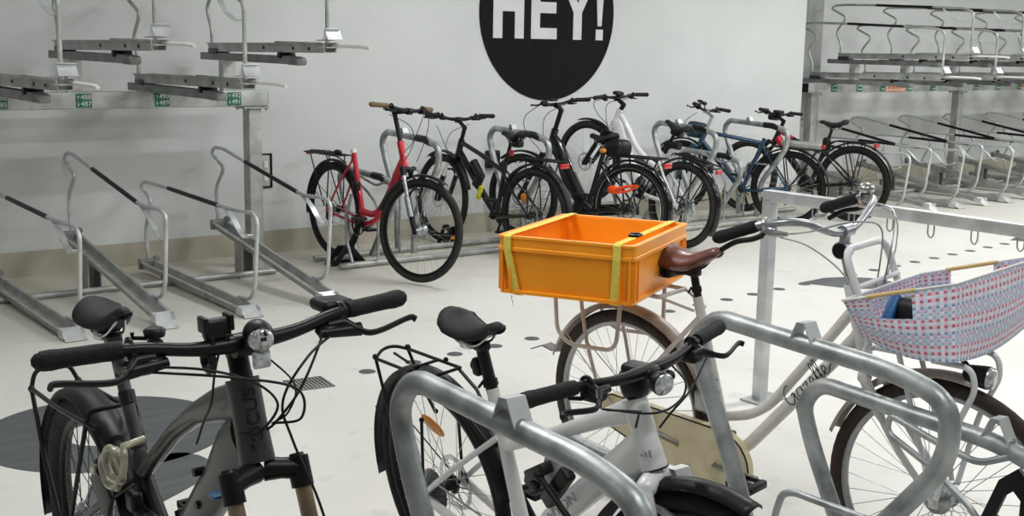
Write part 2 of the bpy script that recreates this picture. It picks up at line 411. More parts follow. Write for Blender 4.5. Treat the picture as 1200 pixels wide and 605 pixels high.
# spacing measured along the row (m)
import bisect
def disc_pos(i):
    pos = [0, .2848, .5574, .836, 1.109, 1.40, 1.69, 1.97, 2.26, 2.55, 2.83, 3.11, 3.40, 3.69, 3.98, 4.28, 4.58, 4.88, 5.16, 5.45, 5.74, 6.03, 6.33, 6.63, 6.94]
    return pos[i]
dn = (d1-d0).normalized()
for i in range(25):
    p = d0+dn*disc_pos(i)
    if dproto is None:
        dproto = obj('floor_disc', disc, 'cap'); o = dproto
    else:
        o = dproto.copy(); COL.objects.link(o)
    o.location = p; tag(o, 'small dark round metal disc in the straight row set into the pale floor', 'floor disc', 'row of dark discs in the floor')
t = thing('floor_drain', 'small square slotted drain grate in the pale floor beside the grey e-bike', 'drain', T(2.665, 4.955, 0) @ RZ(-8))
fr = MB()
for a, b, c, d in ((0, .09, .19, .012), (0, -.09, .19, .012), (.09, 0, .012, .19), (-.09, 0, .012, .19)): fr.box((a, b, .002), (c, d, .005))
obj('frame', fr, 'galv_dark', t)
obj('pit', MB().box((0, 0, .0008), (.17, .17, .001)), 'black', t)
sl = MB()
for k in range(9): sl.box((-.072+.018*k, 0, .002), (.008, .17, .004))
obj('grating', sl, 'galv', t)

# ceiling lamps
lamp0 = None
for j, y in enumerate((.6, 3.4, 6.0)):
    for i, x in enumerate((-2.5, 1.5, 5.5, 9.5, 13.5, 17.5)):
        if lamp0 is None:
            lamp0 = thing('ceiling_lamp', '', 'lamp')
            obj('housing', MB().rbox((0, 0, CH-.035), (1.5, .16, .07), .02), 'white', lamp0)
            obj('diffuser', MB().rbox((0, 0, CH-.085), (1.44, .11, .03), .01), 'lamp', lamp0)
            l = lamp0
        else: l = copy_tree(lamp0)
        l.location = (x, y, 0)
        tag(l, 'long ceiling strip lamp above the bicycle racks, outside the picture', 'lamp', 'ceiling strip lamps')

# ------------------------------------------------------------------ two-tier racks
HI = [(0, 8.12, .25), (0, 8.17, .43), (0, 8.16, .56), (0, 8.02, .70), (0, 8.23, .79), (0, 8.18, .838), (0, 8.03, .838), (0, 7.68, .775), (0, 6.93, .645), (0, 6.82, .634), (0, 6.58, .646), (0, 6.50, .62), (0, 6.54, .22), (0, 6.60, .13), (0, 6.74, .12)]
LO = [(0, 8.13, .05), (0, 8.17, .28), (0, 8.05, .50), (0, 8.23, .585), (0, 8.18, .618), (0, 8.0, .620), (0, 7.74, .616), (0, 6.96, .592), (0, 6.72, .589), (0, 6.49, .601), (0, 6.42, .56), (0, 6.47, .15), (0, 6.53, .075), (0, 6.7, .06)]
UP = [(0, 8.04, 0), (0, 8.04, .10), (0, 8.12, .24), (0, 7.98, .40), (0, 8.2, .50), (0, 8.15, .535), (0, 8.0, .54), (0, 7.6, .53), (0, 6.9, .50), (0, 6.55, .485), (0, 6.42, .45), (0, 6.42, .02)]
def channel(p0, p1, w, hgt, t=.006):
    """open U channel between two (y,z) points, flanged"""
    prof = [(-w/2-.018, hgt), (-w/2, hgt), (-w/2+.008, 0), (w/2-.008, 0), (w/2, hgt), (w/2+.018, hgt), (w/2+.018, hgt-t), (w/2+t, hgt-t), (w/2-.002, -t), (-w/2+.002, -t), (-w/2-t, hgt-t), (-w/2-.018, hgt-t)]
    mb = MB(); mb.loft([[(a, p[0], p[1]+b) for a, b in prof] for p in (p0, p1)], smooth=False); return mb
def make_lower(high):
    r = thing('bike_tray', '', 'bike tray')
    a, b = ((7.98, .285), (6.44, .035)) if high else ((7.98, .05), (6.44, .012))
    ch = obj('trough', channel(a, b, .085, .04), 'galv', r)
    for y in (6.7, 6.95, 7.5):
        z = b[1]+(a[1]-b[1])*(y-b[0])/(a[0]-b[0])
        for sx in (-1, 1): obj('bolt', MB().lathe([(0, .009), (.006, .008)], (sx*.05, y, z+.022), (sx, 0, 0), 8), 'steel', ch)
    e = MB(); e.loft([[(-.055, 6.46, b[1]+.045), (.055, 6.46, b[1]+.045), (.055, 6.46, b[1]+.049), (-.055, 6.46, b[1]+.049)],
                      [(-.06, 6.36, .002), (.06, 6.36, .002), (.06, 6.355, .006), (-.06, 6.355, .006)]], smooth=False)
    e.box((-.058, 6.44, b[1]+.02), (.004, .08, .05)); e.box((.058, 6.44, b[1]+.02), (.004, .08, .05))
    obj('end_plate', e, 'galv_light', r)
    pts = HI if high else LO
    hp = obj('guide_hoop', MB().tube([q+V((.06, 0, 0)) for q in fillet(pts, .055, 5)], .0125, 10), 'galv_light', r)
    q0, q1 = (V(pts[7]), V(pts[8])) if high else (V(pts[6]), V(pts[7]))
    obj('sleeve', MB().tube([q0+V((.06, 0, 0)), q1+V((.06, 0, 0))], .0145, 10), 'black', hp)
    zt = .64 if high else .595
    st = cr([(.06, 6.86, zt-.005), (.065, 6.76, zt-.06), (.07, 6.68, zt-.13), (.07, 6.60, zt-.16), (.065, 6.53, zt-.13)], 5)
    obj('wheel_clamp', MB().strip(st, .035, .004, (1, 0, 0)), 'galv_light', r)
    s = MB(); zz = a[1]-.06 if high else .05
    if high:
        s.box((-.04, 7.6, zz/2), (.006, .12, zz)); s.box((.04, 7.6, zz/2), (.006, .12, zz)); s.box((0, 7.66, zz/2), (.08, .006, zz))
        s.box((0, 7.6, .004), (.16, .2, .008))
    else:
        s.box((0, 7.6, .022), (.1, .1, .044))
    obj('bracket', s, 'galv', r)
    s = MB().rbox((.0, 8.0, a[1]+.02), (.12, .04, .07), .008); s.lathe([(-.015, .02), (.015, .02)], (.06, 7.99, a[1]+.055), (0, 1, 0), 10)
    obj('stop', s, 'galv_dark', r)
    return r
def make_upper(high):
    r = thing('sliding_bike_tray', '', 'bike tray')
    z = .36+1.15 if high else 1.30
    # sliding rail below
    rl = MB(); rl.loft([[(a, 8.2, z-.05+b) for a, b in ((-.04, 0), (.04, 0), (.04, .05), (-.04, .05))],
                        [(a, 6.85, z-.055+b) for a, b in ((-.04, 0), (.04, 0), (.04, .05), (-.04, .05))]], smooth=False)
    o = obj('slide_rail', rl, 'galv_dark', r)
    obj('end_cap', MB().rbox((0, 6.84, z-.035), (.075, .14, .05), .015), 'galv_dark', o)
    obj('rear_cover', MB().rbox((0, 7.98, z+.012), (.1, .16, .05), .018), 'darkgrey', r)
    obj('roller', MB().lathe([(-.055, .02), (.055, .02)], (0, 6.98, z+.0), (1, 0, 0), 10), 'blackm', r)
    ch = channel((8.05, z+.012), (6.42, z+.028), .085, .055)
    o = obj('tray', ch, 'galv', r)
    for y in (6.6, 6.8, 7.2): obj('slot', MB().lathe([(0, .011), (.004, .011)], (-.046, y, z+.045), (-1, 0, 0), 10), 'black', o)
    # front handle plate and grip bar
    pl = MB().strip([(.0, 6.5, z+.095), (.0, 6.42, z+.10), (.0, 6.40, z+.16), (.0, 6.385, z+.165)], .10, .004, (1, 0, 0))
    pl.strip([(.0, 6.40, z+.16), (.0, 6.36, z+.10)], .10, .004, (1, 0, 0))
    pl.box((.0, 6.42, z+.055), (.1, .1, .006))
    obj('front_plate', pl, 'galv_light', r)
    hb = MB().tube(fillet([(.03, 6.45, z+.065), (.03, 6.1, z+.062), (.03, 6.02, z+.055)], .02), .011, 10)
    obj('handle', hb, 'white', r)
    hb = MB().tube([(-.035, 7.05, z+.078), (-.035, 6.46, z+.075)], .009, 8)
    obj('lock_rod', hb, 'galv_dark', r)
    pts = [V((-.02+.0, q[1], z+.06+q[2])) for q in UP]
    hp = obj('guide_hoop', MB().tube(fillet(pts, .06, 5), .0125, 10), 'galv', r)
    obj('sleeve', MB().tube([pts[7], pts[8]], .0145, 10), 'black', hp)
    st = [V(q) for q in ((-.015, 6.95, z+.58), (-.01, 6.80, z+.56), (-.0, 6.70, z+.46), (-.0, 6.58, z+.41), (-.01, 6.44, z+.41))]
    obj('wheel_clamp', MB().strip(st, .035, .004, (1, 0, 0)), 'galv_light', r)
    s = MB().box((0, 7.85, (1.255+z-.05)/2), (.09, .07, z-.05-1.255+.002))
    obj('support', s, 'galv', r)
    return r
protoL = {True: make_lower(True), False: make_lower(False)}
protoU = {True: make_upper(True), False: make_upper(False)}
used = set()
def place(proto, key, loc, label, group):
    if key in used: o = copy_tree(proto)
    else: o = proto; used.add(key)
    o.location = loc; tag(o, label, 'bike tray', group); return o
num = ['first', 'second', 'third', 'fourth', 'fifth', 'sixth', 'seventh', 'eighth', 'ninth', 'tenth', 'eleventh', 'twelfth']
# left rack
LX = [1.52, 2.04, 2.55, 3.07, 3.60]
for i, x in enumerate(LX):
    hi = i % 2 == 0
    where = ['cut off by the left picture edge', 'nearest the left edge, above the grey e-bike saddle', 'with its raised end left of the post', 'low one left of the raised tray at the post', 'beside the rack post']
    lab = [None, 'low sloping floor tray behind the grey e-bike saddle, leftmost whole one', 'raised sloping floor tray, second from the left of the left rack', 'low sloping floor tray between the two raised ones of the left rack', 'raised sloping floor tray beside the left rack post'][i]
    place(protoL[hi], ('L', hi), (x, 0, 0), lab or 'raised floor tray at the left picture edge, only its hoop showing', 'floor trays of the left rack')
    if i:
        lab = ['', 'upper sliding tray at the left edge, over the 488/487 sign, low one', 'upper sliding tray set high above the 488/487 sign', 'upper sliding tray set low above the 490/489 sign', 'upper sliding tray set high over the end of the left rack beam'][i]
        place(protoU[hi], ('U', hi), (x+.02, 0, 0), lab, 'upper trays of the left rack')
def beam_thing(x0, x1, y, label, end_black=False):
    t = thing('rack_beam', label, 'rack beam', T(0, 0, 0))
    obj('beam', MB().rbox(((x0+x1)/2, y, 1.2), (x1-x0, .1, .108), .006), 'galv', t)
    ex = x0-.002 if end_black else x1+.002
    obj('end_cap', MB().box((ex, y, 1.2), (.006, .088, .095)), 'black' if end_black else 'galv_dark', t)
    return t
def post_thing(x, y, label):
    t = thing('rack_post', label, 'rack post', T(x, y, 0))
    obj('post', MB().rbox((0, 0, .565), (.1, .1, 1.13), .008), 'galv', t)
    f = MB().box((0, 0, 1.137), (.19, .15, .014)); g = MB().box((0, 0, .006), (.22, .22, .012))
    for a in (-1, 1):
        for b in (-1, 1):
            f.lathe([(0, .009), (.012, .009)], (a*.08, b*.06, 1.118), (0, 0, 1), 6); g.lathe([(0, .01), (.014, .01)], (a*.085, b*.085, .012), (0, 0, 1), 6)
    obj('flange', f, 'galv', t); obj('foot_plate', g, 'galv', t)
    return t
beam_thing(-.4, 3.9, 7.85, 'long galvanised beam carrying green number signs across the left rack')
post_thing(3.80, 7.85, 'square galvanised post at the right end of the left rack')
def rail_thing(x0, x1, ys, label, rr=.02):
    t = thing('floor_rail', label, 'floor rail', T(0, 0, 0))
    for y in ys: obj('rail', MB().tube([(x0, y, rr+.004), (x1, y, rr+.004)], rr, 10), 'galv', t)
    return t
rail_thing(.2, 3.8, (7.53,), 'thin floor rail joining the floor trays of the left rack')
def number_sign(x, y, a, b):
    t = thing('number_sign', 'small green sign with white numbers %s and %s on the left rack beam' % (a, b), 'sign', T(x, y, 1.2), 'green number signs')
    obj('plate', MB().rbox((0, -.002, 0), (.098, .004, .088), .0015), 'green', t)
    for txt, zz, up in ((a, .021, 1), (b, -.021, -1)):
        obj('number', text_mb(txt, .043, T(.012, -.0045, zz) @ RX(90), .0003, 1.05), 'lettering', t)
        ar = MB()
        ar.prism([(-.0385, -.012), (-.0355, -.012), (-.0355, .003), (-.030, .003), (-.037, .012), (-.044, .003), (-.0385, .003)], .0042, .0048, lambda p, q, d: (p, -d, zz+q*up))
        obj('arrow', ar, 'lettering', t)
for x, a, b in ((2.615, '488', '487'), (3.13, '490', '489'), (3.645, '492', '491'), (2.10, '486', '485')): number_sign(x, 7.798, a, b)

# right rack
RY0 = .65
nR = 12
for k in range(nR):
    x = 10.47+.475*k; hi = k % 2 == 1
    place(protoL[hi], ('L', hi), (x, RY0, 0), '%s floor tray of the right rack, %s counting from the pillar' % ('raised' if hi else 'low', num[k]), 'floor trays of the right rack')
for k in range(nR):
    x = 10.98+.48*k; hi = k % 2 == 1
    place(protoU[hi], ('U', hi), (x, RY0, 0), 'upper sliding tray of the right rack set %s, %s counting from the pillar' % ('high' if hi else 'low', num[k]), 'upper trays of the right rack')
beam_thing(10.62, 17.2, 8.5, 'long galvanised beam of the right rack with a black end cap', True)
for x, lab in ((10.74, 'square galvanised post of the right rack in front of the grey pillar'), (13.55, 'square galvanised post in the middle of the right rack'), (16.6, 'farthest square galvanised post of the right rack')): post_thing(x, 8.5, lab)
rail_thing(10.3, 17.2, (8.18,), 'thin floor rail joining the floor trays of the right rack')
for i, x in enumerate((11.05, 11.5, 11.93, 12.45, 12.93, 13.84, 14.35, 14.85)):
    t = thing('number_sign', 'small green sign with white figures on the right rack beam, %s counting from the pillar' % num[i], 'sign', T(x, 8.448, 1.2), 'green number signs')
    obj('plate', MB().rbox((0, -.002, 0), (.098, .004, .088), .0015), 'green', t)
    g = MB(); g.box((.012, -.0045, .02), (.05, .001, .012)).box((.012, -.0045, -.02), (.05, .001, .012)).box((-.035, -.0045, 0), (.006, .001, .06))
    obj('lettering', g, 'lettering', t)
for x, w in ((12.18, 'left'), (15.05, 'right')):
    t = thing('warning_label', 'pale label with orange border on the right rack beam, the %s of two' % w, 'label', T(x, 8.4502, 1.185))
    obj('plate', MB().rbox((0, -.002, 0), (.36, .004, .085), .0015), 'orange_sign', t)
    g = MB()
    for a in range(4): g.box((-.12+.08*a, -.0045, .01), (.055, .001, .025))
    g.box((0, -.0045, -.035), (.35, .001, .008)).box((0, -.0045, .035), (.35, .001, .006))
    obj('lettering', g, 'orange_ink', t)

# ------------------------------------------------------------------ leaning-hoop stands
def hoop_stand(x, y, ztop, label, group, flip=1, name='bike_hoop', sleeve=False, r=.0245, bry=-.12, loops=True, brk=True):
    """y = centre of hoop; local +y towards the wall"""
    t = thing(name, label, 'bike hoop', T(x, y, 0), group)
    s = 1. if ztop > .75 else 1.
    zz = lambda q: q
    f = flip
    P = [(0, f*.10, .06), (0, f*.115, ztop-.56), (0, f*.17, ztop-.41), (0, f*.285, ztop-.19), (0, f*.33, ztop-.07), (0, f*.27, ztop+.005), (0, f*-.1, ztop-.012), (0, f*-.30, ztop-.02), (0, f*-.44, ztop-.06), (0, f*-.435, ztop-.2), (0, f*-.30, ztop-.375), (0, f*-.14, ztop-.56), (0, f*-.12, .06)]
    if ztop < .75:
        P = [(0, f*.10, .06)]+[p for p in P[2:-2]]+[(0, f*-.14, .06)]
    obj('hoop', MB().tube(fillet(P, .12, 7), r, 16), 'galv_big', t)
    # inverted V number bracket
    bz = ztop-.012+r
    if brk:
        b_ = obj('bracket', MB().strip([(0, bry+.04, bz-.028), (0, bry+.014, bz+.034), (0, bry-.008, bz+.036), (0, bry-.042, bz-.03)], .046, .003, (1, 0, 0)), 'galv_light', t)
        obj('bolt', MB().lathe([(-.006, .008), (.006, .008)], (0, bry-.038, bz-.018), (0, -1, .4), 8), 'steel', b_)
    if loops:
        if ztop > .75:
            L = [(-.05, f*-.27, ztop-.37), (-.05, f*-.06, ztop-.37), (-.05, f*-.025, ztop-.385), (-.05, f*-.005, ztop-.45), (-.05, f*0, .05)]
        else:
            L = [(0, f*-.37, ztop-.03), (-.05, f*-.28, ztop-.072), (-.055, f*-.15, ztop-.045), (-.055, f*-.01, ztop-.008), (-.055, f*-.002, ztop-.06), (-.055, f*-.15, ztop-.12), (-.055, f*-.28, ztop-.20), (-.055, f*-.31, ztop-.25), (-.055, f*-.31, .05)]
        obj('wheel_loop', MB().tube(fillet(L, .03, 5), .0095, 10), 'galv_big', t)
    if sleeve:
        sl = [(0, f*(-.16-.022*k), ztop-.013-.0008*k+(0 if k < 5 else -.004*(k-4))) for k in range(9)]
        obj('protective_sleeve', MB().tube(sl, r+.003, 16), 'black', t)
    return t
# foreground
FG = 'galvanised hoops of the near rack'
hoop_stand(1.36, 1.80, .90, 'large galvanised hoop nearest the camera, in front of the white bike wheel', FG, bry=-.07)
hoop_stand(1.86, 1.88, .645, 'low galvanised hoop passing in front of the white bike head tube', FG, bry=-.11)
hoop_stand(2.36, 1.87, .895, 'large galvanised hoop right of the white bike, in front of the cream bike', FG, bry=-.03)
hD = hoop_stand(2.86, 1.897, .625, 'low galvanised hoop in front of the basket bike front wheel', FG, bry=-.3)
gp = MB()
q = [(-.40, .36), (-.25, .36), (-.30, .50), (-.35, .545), (-.40, .50)]; cq = (-.335, .43)
for k in range(5):
    k2 = (k+1) % 5; a_, b_ = q[k], q[k2]; gp.prism([a_, b_, (cq[0]+(b_[0]-cq[0])*.45, cq[1]+(b_[1]-cq[1])*.45), (cq[0]+(a_[0]-cq[0])*.45, cq[1]+(a_[1]-cq[1])*.45)], .02, .035, lambda u, w_, d: (d, u, w_))
obj('wheel_guide', gp, 'black', hD)
rail_thing(.9, 3.4, (1.70, 1.99), 'pair of floor rails under the near hoops', .024)
# back row
BG = 'galvanised hoops along the wall'
for i, (x, lab) in enumerate(((4.90, 'tall galvanised hoop between the red bike and the black bike'), (5.92, 'tall galvanised hoop behind the black bike saddle'), (7.78, 'tall galvanised hoop behind the white e-bike saddle'), (8.72, 'tall galvanised hoop right of the blue bike handlebar'))):
    hoop_stand(x, 7.58, .93, lab, BG, sleeve=True, bry=.02)
for i, (x, lab) in enumerate(((4.60, 'low galvanised hoop beside the red bike rear wheel'), (7.32, 'low galvanised hoop beside the white e-bike'), (8.25, 'low galvanised hoop beside the blue bike front wheel'))):
    hoop_stand(x, 7.70, .66, lab, BG, sleeve=True, brk=False)
rail_thing(4.25, 9.7, (7.42, 7.80), 'pair of long floor rails under the hoops by the wall', .022)

# black wheel wedges in the wall stands and the raised wheel tray of the white e-bike
def wheel_wedge(x, y, w, hgt, label, orange=False):
    t = thing('wheel_wedge', label, 'wheel holder', T(x, y, 0))
    for sy in (-.05, .05):
        mb = MB()
        q = [(-w/2, 0), (w/2, 0), (w*.12, hgt), (-w*.12, hgt)]; qi = [(-w*.28, hgt*.18), (w*.28, hgt*.18), (w*.06, hgt*.78), (-w*.06, hgt*.78)]
        for k in range(4):
            k2 = (k+1) % 4; mb.prism([q[k], q[k2], qi[k2], qi[k]], sy-.008, sy+.008, lambda a, b, d: (a, -d, b))
        obj('side_plate', mb, 'black', t)
    for s_ in (-1, 1): obj('spacer_bar', MB().tube([(s_*w*.42, -.05, .02), (s_*w*.42, .05, .02)], .012, 8), 'black', t)
    if orange: obj('reflector', MB().rbox((0, -.062, hgt*.45), (w*.32, .008, hgt*.14), .003), 'amber', t)
    return t
wheel_wedge(5.50, 7.86, .19, .17, 'black triangular wheel wedge with an orange reflector under the black bike front wheel', True)
wheel_wedge(4.41, 7.62, .30, .13, 'black triangular wheel wedge under the red bike rear wheel')
t = thing('raised_wheel_tray', 'raised galvanised wheel tray carrying the white e-bike front wheel', 'wheel tray', T(7.005, 8.0, 0))
obj('trough', channel((-.30, .20), (.22, .305), .075, .035), 'galv', t)
obj('leg', MB().rbox((0, .05, .12), (.07, .05, .24), .005), 'galv', t)
obj('base_plate', MB().box((0, .05, .005), (.16, .14, .01)), 'galv', t)

# scooter rail with hanging hooks
t = thing('scooter_rack', 'pale box-section bar on a post with small wire loops hanging below', 'scooter rack', T(4.24, 3.55, 0))
obj('post', MB().rbox((0, 0, .47), (.055, .05, .94), .004), 'galv_light', t)
obj('base_plate', MB().rbox((.03, 0, .005), (.2, .12, .01), .004), 'galv', t)
obj('top_bar', MB().rbox((0, -1.26, .955), (.055, 2.57, .05), .004), 'galv_light', t)
for k in range(11):
    y = -.25-.19*k
    P = [(0, y-.014, .935), (0, y-.014, .888), (0, y, .872), (0, y+.014, .888), (0, y+.014, .935)]
    obj('wire_loop', MB().tube(fillet(P, .013, 4), .0032, 8), 'galv', t)
obj('post', MB().rbox((0, -2.5, .47), (.055, .05, .94), .004), 'galv_light', t)

# ------------------------------------------------------------------ bicycles
def bike_root(name, label, pos, head, lean=0, pitch=0):
    m = T(*pos) @ RZ(head) @ RY(-pitch) @ RX(-lean)
    return thing(name, label, 'bicycle', m)
def steer_mtx(hb, ht, deg):
    hb = V((hb[0], 0, hb[1])); ht = V((ht[0], 0, ht[1]))
    return T(*hb) @ Matrix.Rotation(R(deg), 4, (ht-hb).normalized()) @ T(*(-hb))
def wheel(root, c, Rt, tw, S=None, tyre='rubber', rim='rim_black', spoke='spoke', nsp=28, disc=0, cassette=0, rimh=.022, knob=False, dynamo=False, stripe=False, hubm='blackm'):
    """wheel part with tyre at the top and rim, spokes, hub, brake disc below it"""
    S = S or Matrix.Identity(4)
    c = V((c[0], 0, c[1])); Rm = Rt-tw
    mb = MB().torus(c, Rm, tw, N=56, seg=12)
    if knob:
        for k in range(64):
            a = 2*PI*k/64; rot = Matrix.Rotation(-a, 3, 'Y')
            for yy, sh in ((-.018, 0), (.018, 0), (-.006, .5), (.006, .5)):
                a2 = a+sh*2*PI/64; rot = Matrix.Rotation(-a2, 3, 'Y')
                mb.box(c+V((math.cos(a2)*(Rt-abs(yy)*.22), yy, math.sin(a2)*(Rt-abs(yy)*.22))), (.008, .009, .012), rot)
    w = obj('wheel', mb.xf(S), tyre, root)
    ri = Rm-tw*.75
    rb = MB()
    n = 56; prof = [(-.011, ri), (.011, ri), (.012, ri-.006), (.005, ri-rimh), (-.005, ri-rimh), (-.012, ri-.006)]
    rings = []
    for k in range(n):
        a = 2*PI*k/n; rings.append([c+V((r*math.cos(a), y, r*math.sin(a))) for y, r in prof])
    rings.append(rings[0]); rb.loft(rings, smooth=True, cap=False)
    obj('rim', rb.xf(S), rim, w)
    if stripe:
        st = MB()
        for sy in (-1, 1): st.torus(c+V((0, sy*tw*.82, 0)), Rm-tw*.42, .0022, N=56, seg=6)
        obj('sidewall_stripe', st.xf(S), 'lens', w)
    sp = MB()
    for k in range(nsp):
        a = 2*PI*k/nsp; sd = 1 if k % 2 else -1; da = (1 if (k//2) % 2 else -1)*R(58)
        sp.tube([c+V((.028*math.cos(a+da), sd*.03, .028*math.sin(a+da))), c+V(((ri-rimh+.002)*math.cos(a), 0, (ri-rimh+.002)*math.sin(a)))], .00125, 4, caps=False)
    obj('spokes', sp.xf(S), spoke, w)
    hr = .034 if dynamo else .018
    hb = MB().lathe([(-.055, .008), (-.05, .012), (-.036, .014), (-.035, .032 if not dynamo else .04), (-.03, .032 if not dynamo else .042), (-.026, hr), (.026, hr), (.03, .032 if not dynamo else .042), (.035, .032), (.036, .014), (.05, .012), (.055, .008)], c, (0, 1, 0), 18)
    obj('hub', hb.xf(S), hubm, w)
    if disc:
        d = MB(); n = 48; r0, r1 = disc-.016, disc; y0 = .042
        pr = [(y0-.001, r0), (y0-.001, r1), (y0+.001, r1), (y0+.001, r0)]
        rg = []
        for k in range(n+1):
            a = 2*PI*k/n; wob = 1+.012*math.sin(12*a); rg.append([c+V((r*wob*math.cos(a), y, r*wob*math.sin(a))) for y, r in pr])
        d.loft(rg, smooth=False, cap=False)
        for k in range(6):
            a = 2*PI*k/6; d.strip([c+V((.02*math.cos(a-.5), y0, .02*math.sin(a-.5))), c+V((.05*math.cos(a-.2), y0, .05*math.sin(a-.2))), c+V((r0*1.02*math.cos(a), y0, r0*1.02*math.sin(a)))], .006, .0018, (0, 1, 0)) if False else d.tube([c+V((.02*math.cos(a-.5), y0, .02*math.sin(a-.5))), c+V((r0*1.02*math.cos(a), y0, r0*1.02*math.sin(a)))], .0028, 4)
        obj('brake_disc', d.xf(S), 'steel', w)
    if cassette:
        cs = MB()
        for k in range(9):
            r = cassette-.0035*k; y = -.028-.0035*k; nt = 24
            pts = []
            for q in range(nt*2): rr = r if q % 2 else r-.004; a = PI*q/nt; pts.append((rr*math.cos(a), rr*math.sin(a)))
            cs.prism(pts, y, y-.0016, lambda p, q_, d: (c.x+p, d, c.z+q_))
        obj('cassette', cs.xf(S), 'alu', w)
    return w
def fender(root, c, Rf, a0, a1, w=.05, m='black', S=None, name='mudguard', depth=.014, t=.002, stays=None):
    """arc mudguard from angle a0 to a1 (deg, 0 = forward, 90 = up)"""
    S = S or Matrix.Identity(4); c = V((c[0], 0, c[1])); n = 28; rg = []
    def prof(r):
        k = [(-w/2, -depth), (-w*.36, -depth*.3), (0, 0), (w*.36, -depth*.3), (w/2, -depth)]
        return [(y, r+d) for y, d in k]+[(y, r+d-t) for y, d in reversed(k)]
    for i in range(n+1):
        a = R(a0+(a1-a0)*i/n); rg.append([c+V((r*math.cos(a), y, r*math.sin(a))) for y, r in prof(Rf)])
    o = obj(name, MB().loft(rg).xf(S), m, root)
    for sa in (stays or []):
        for sy in (-1, 1):
            obj('stay', MB().tube([c+V((0, sy*.055, 0)), c+V(((Rf-.012)*math.cos(R(sa)), sy*w*.48, (Rf-.012)*math.sin(R(sa))))], .0024, 6).xf(S), 'blackm' if m != 'mudcream' else 'steel', o)
    return o
def tubeset(L):
    mb = MB()
    for t in L:
        if len(t) == 3: mb.tube([V((x, 0, z)) for x, z in t[0]], t[1], 16, ref=(0, 1, 0), r2=t[2])
    return mb
def stays(mb, top, axle, bb, rs=.008, rc=.0095, y=.062, ybb=.03):
    for s in (-1, 1):
        mb.tube(cr([(top[0], s*.016, top[1]), (top[0]+(axle[0]-top[0])*.5, s*y*.85, top[1]+(axle[1]-top[1])*.5), (axle[0], s*y, axle[1])], 5), rs, 10)
        mb.tube(cr([(bb[0]-.02, s*ybb, bb[1]), (bb[0]*.55, s*y*.85, bb[1]+(axle[1]-bb[1])*.4), (axle[0], s*y, axle[1])], 5), rc, 10, r2=rc*1.2)
        mb.rbox((axle[0]+.005, s*y, axle[1]), (.045, .007, .05), .003)
    return mb
def drivetrain(root, bb, axle, chain=True, ring=.075, crank=.165, ang=-20, motor=None, y0=-.055, mcol='blackm', pedal='black', chaincol='steel', ringm='blackm'):
    b = V((bb[0], 0, bb[1]))
    bbp = MB().lathe([(-.05, .02), (-.035, .024), (.035, .024), (.05, .02)], b, (0, 1, 0), 16)
    if motor:
        bbp.rbox(b+V((motor[0], 0, motor[1])), (motor[2], .085, motor[3]), .04, RY3(motor[4] if len(motor) > 4 else 0)); bbp.lathe([(-.05, .03), (-.046, .052), (.046, .052), (.05, .03)], b, (0, 1, 0), 20)
        obj('motor', bbp, 'black', root)
    else: obj('bottom_bracket', bbp, mcol, root)
    cr_ = MB(); nt = 38; pts = []
    for q in range(nt*2): rr = ring if q % 2 else ring-.004; a = PI*q/nt; pts.append((rr*math.cos(a), rr*math.sin(a)))
    hole = None
    cr_.torus(b+V((0, y0, 0)), ring-.008, .0075, N=40, seg=4, r2=.0018)
    for k in range(5):
        a = 2*PI*k/5; cr_.tube([b+V((0, y0, 0)), b+V(((ring-.01)*math.cos(a), y0, (ring-.01)*math.sin(a)))], .006, 6)
    obj('chainring', cr_, ringm, root)
    for s, a in ((-1, ang), (1, ang+180)):
        e = b+V((crank*math.cos(R(a)), s*.085, crank*math.sin(R(a))))
        ca = obj('crank_arm', MB().tube([b+V((0, s*.06, 0)), b+V((0, s*.068, 0)), (b+e)/2+V((0, s*.033, 0)), e], [.014, .014, .011, .012], 10, r2=[.014, .012, .007, .008]), mcol, root)
        p = MB(); q = e+V((0, s*.055, 0))
        p.tube([e, q+V((0, s*.04, 0))], .005, 8)
        for dx in (-.036, .036): p.rbox(q+V((dx, 0, 0)), (.014, .085, .018), .004)
        p.rbox(q+V((0, .04, 0)), (.07, .01, .016), .004); p.rbox(q-V((0, .04, 0)), (.07, .01, .016), .004); p.rbox(q, (.03, .08, .012), .004)
        obj('pedal', p, pedal, ca)
    if chain:
        ch = MB(); A = V((axle[0], y0, axle[1]))
        for z0, z1, mid in ((ring-.004, .04, None), (-(ring-.004), -.075, (.02, -.07))):
            pts = [V((bb[0], y0, bb[1]+z0)), V((axle[0]+(.0 if mid is None else .03), y0+.012, axle[1]+z1))]
            n = 26
            ch = MB()
            for i in range(n):
                a = pts[0].lerp(pts[1], i/n); c_ = pts[0].lerp(pts[1], (i+1.04)/n); ch.tube([a, c_], .0038, 5, r2=.0022)
            obj('chain', ch, chaincol, root)
        de = MB(); A = V((axle[0]+.015, -.06, axle[1]))
        de.tube([A+V((-.02, 0, -.015)), A+V((.0, -.01, -.05)), A+V((.02, 0, -.085)), A+V((.0, .01, -.15))], [.010, .013, .011, .008], 8)
        de.lathe([(-.004, .018), (.004, .018)], A+V((.02, .008, -.085)), (0, 1, 0), 12); de.lathe([(-.004, .016), (.004, .016)], A+V((.0, .01, -.15)), (0, 1, 0), 12)
        obj('derailleur', de, 'blackm', root)
def RY3(d): return Matrix.Rotation(R(d), 3, 'Y')
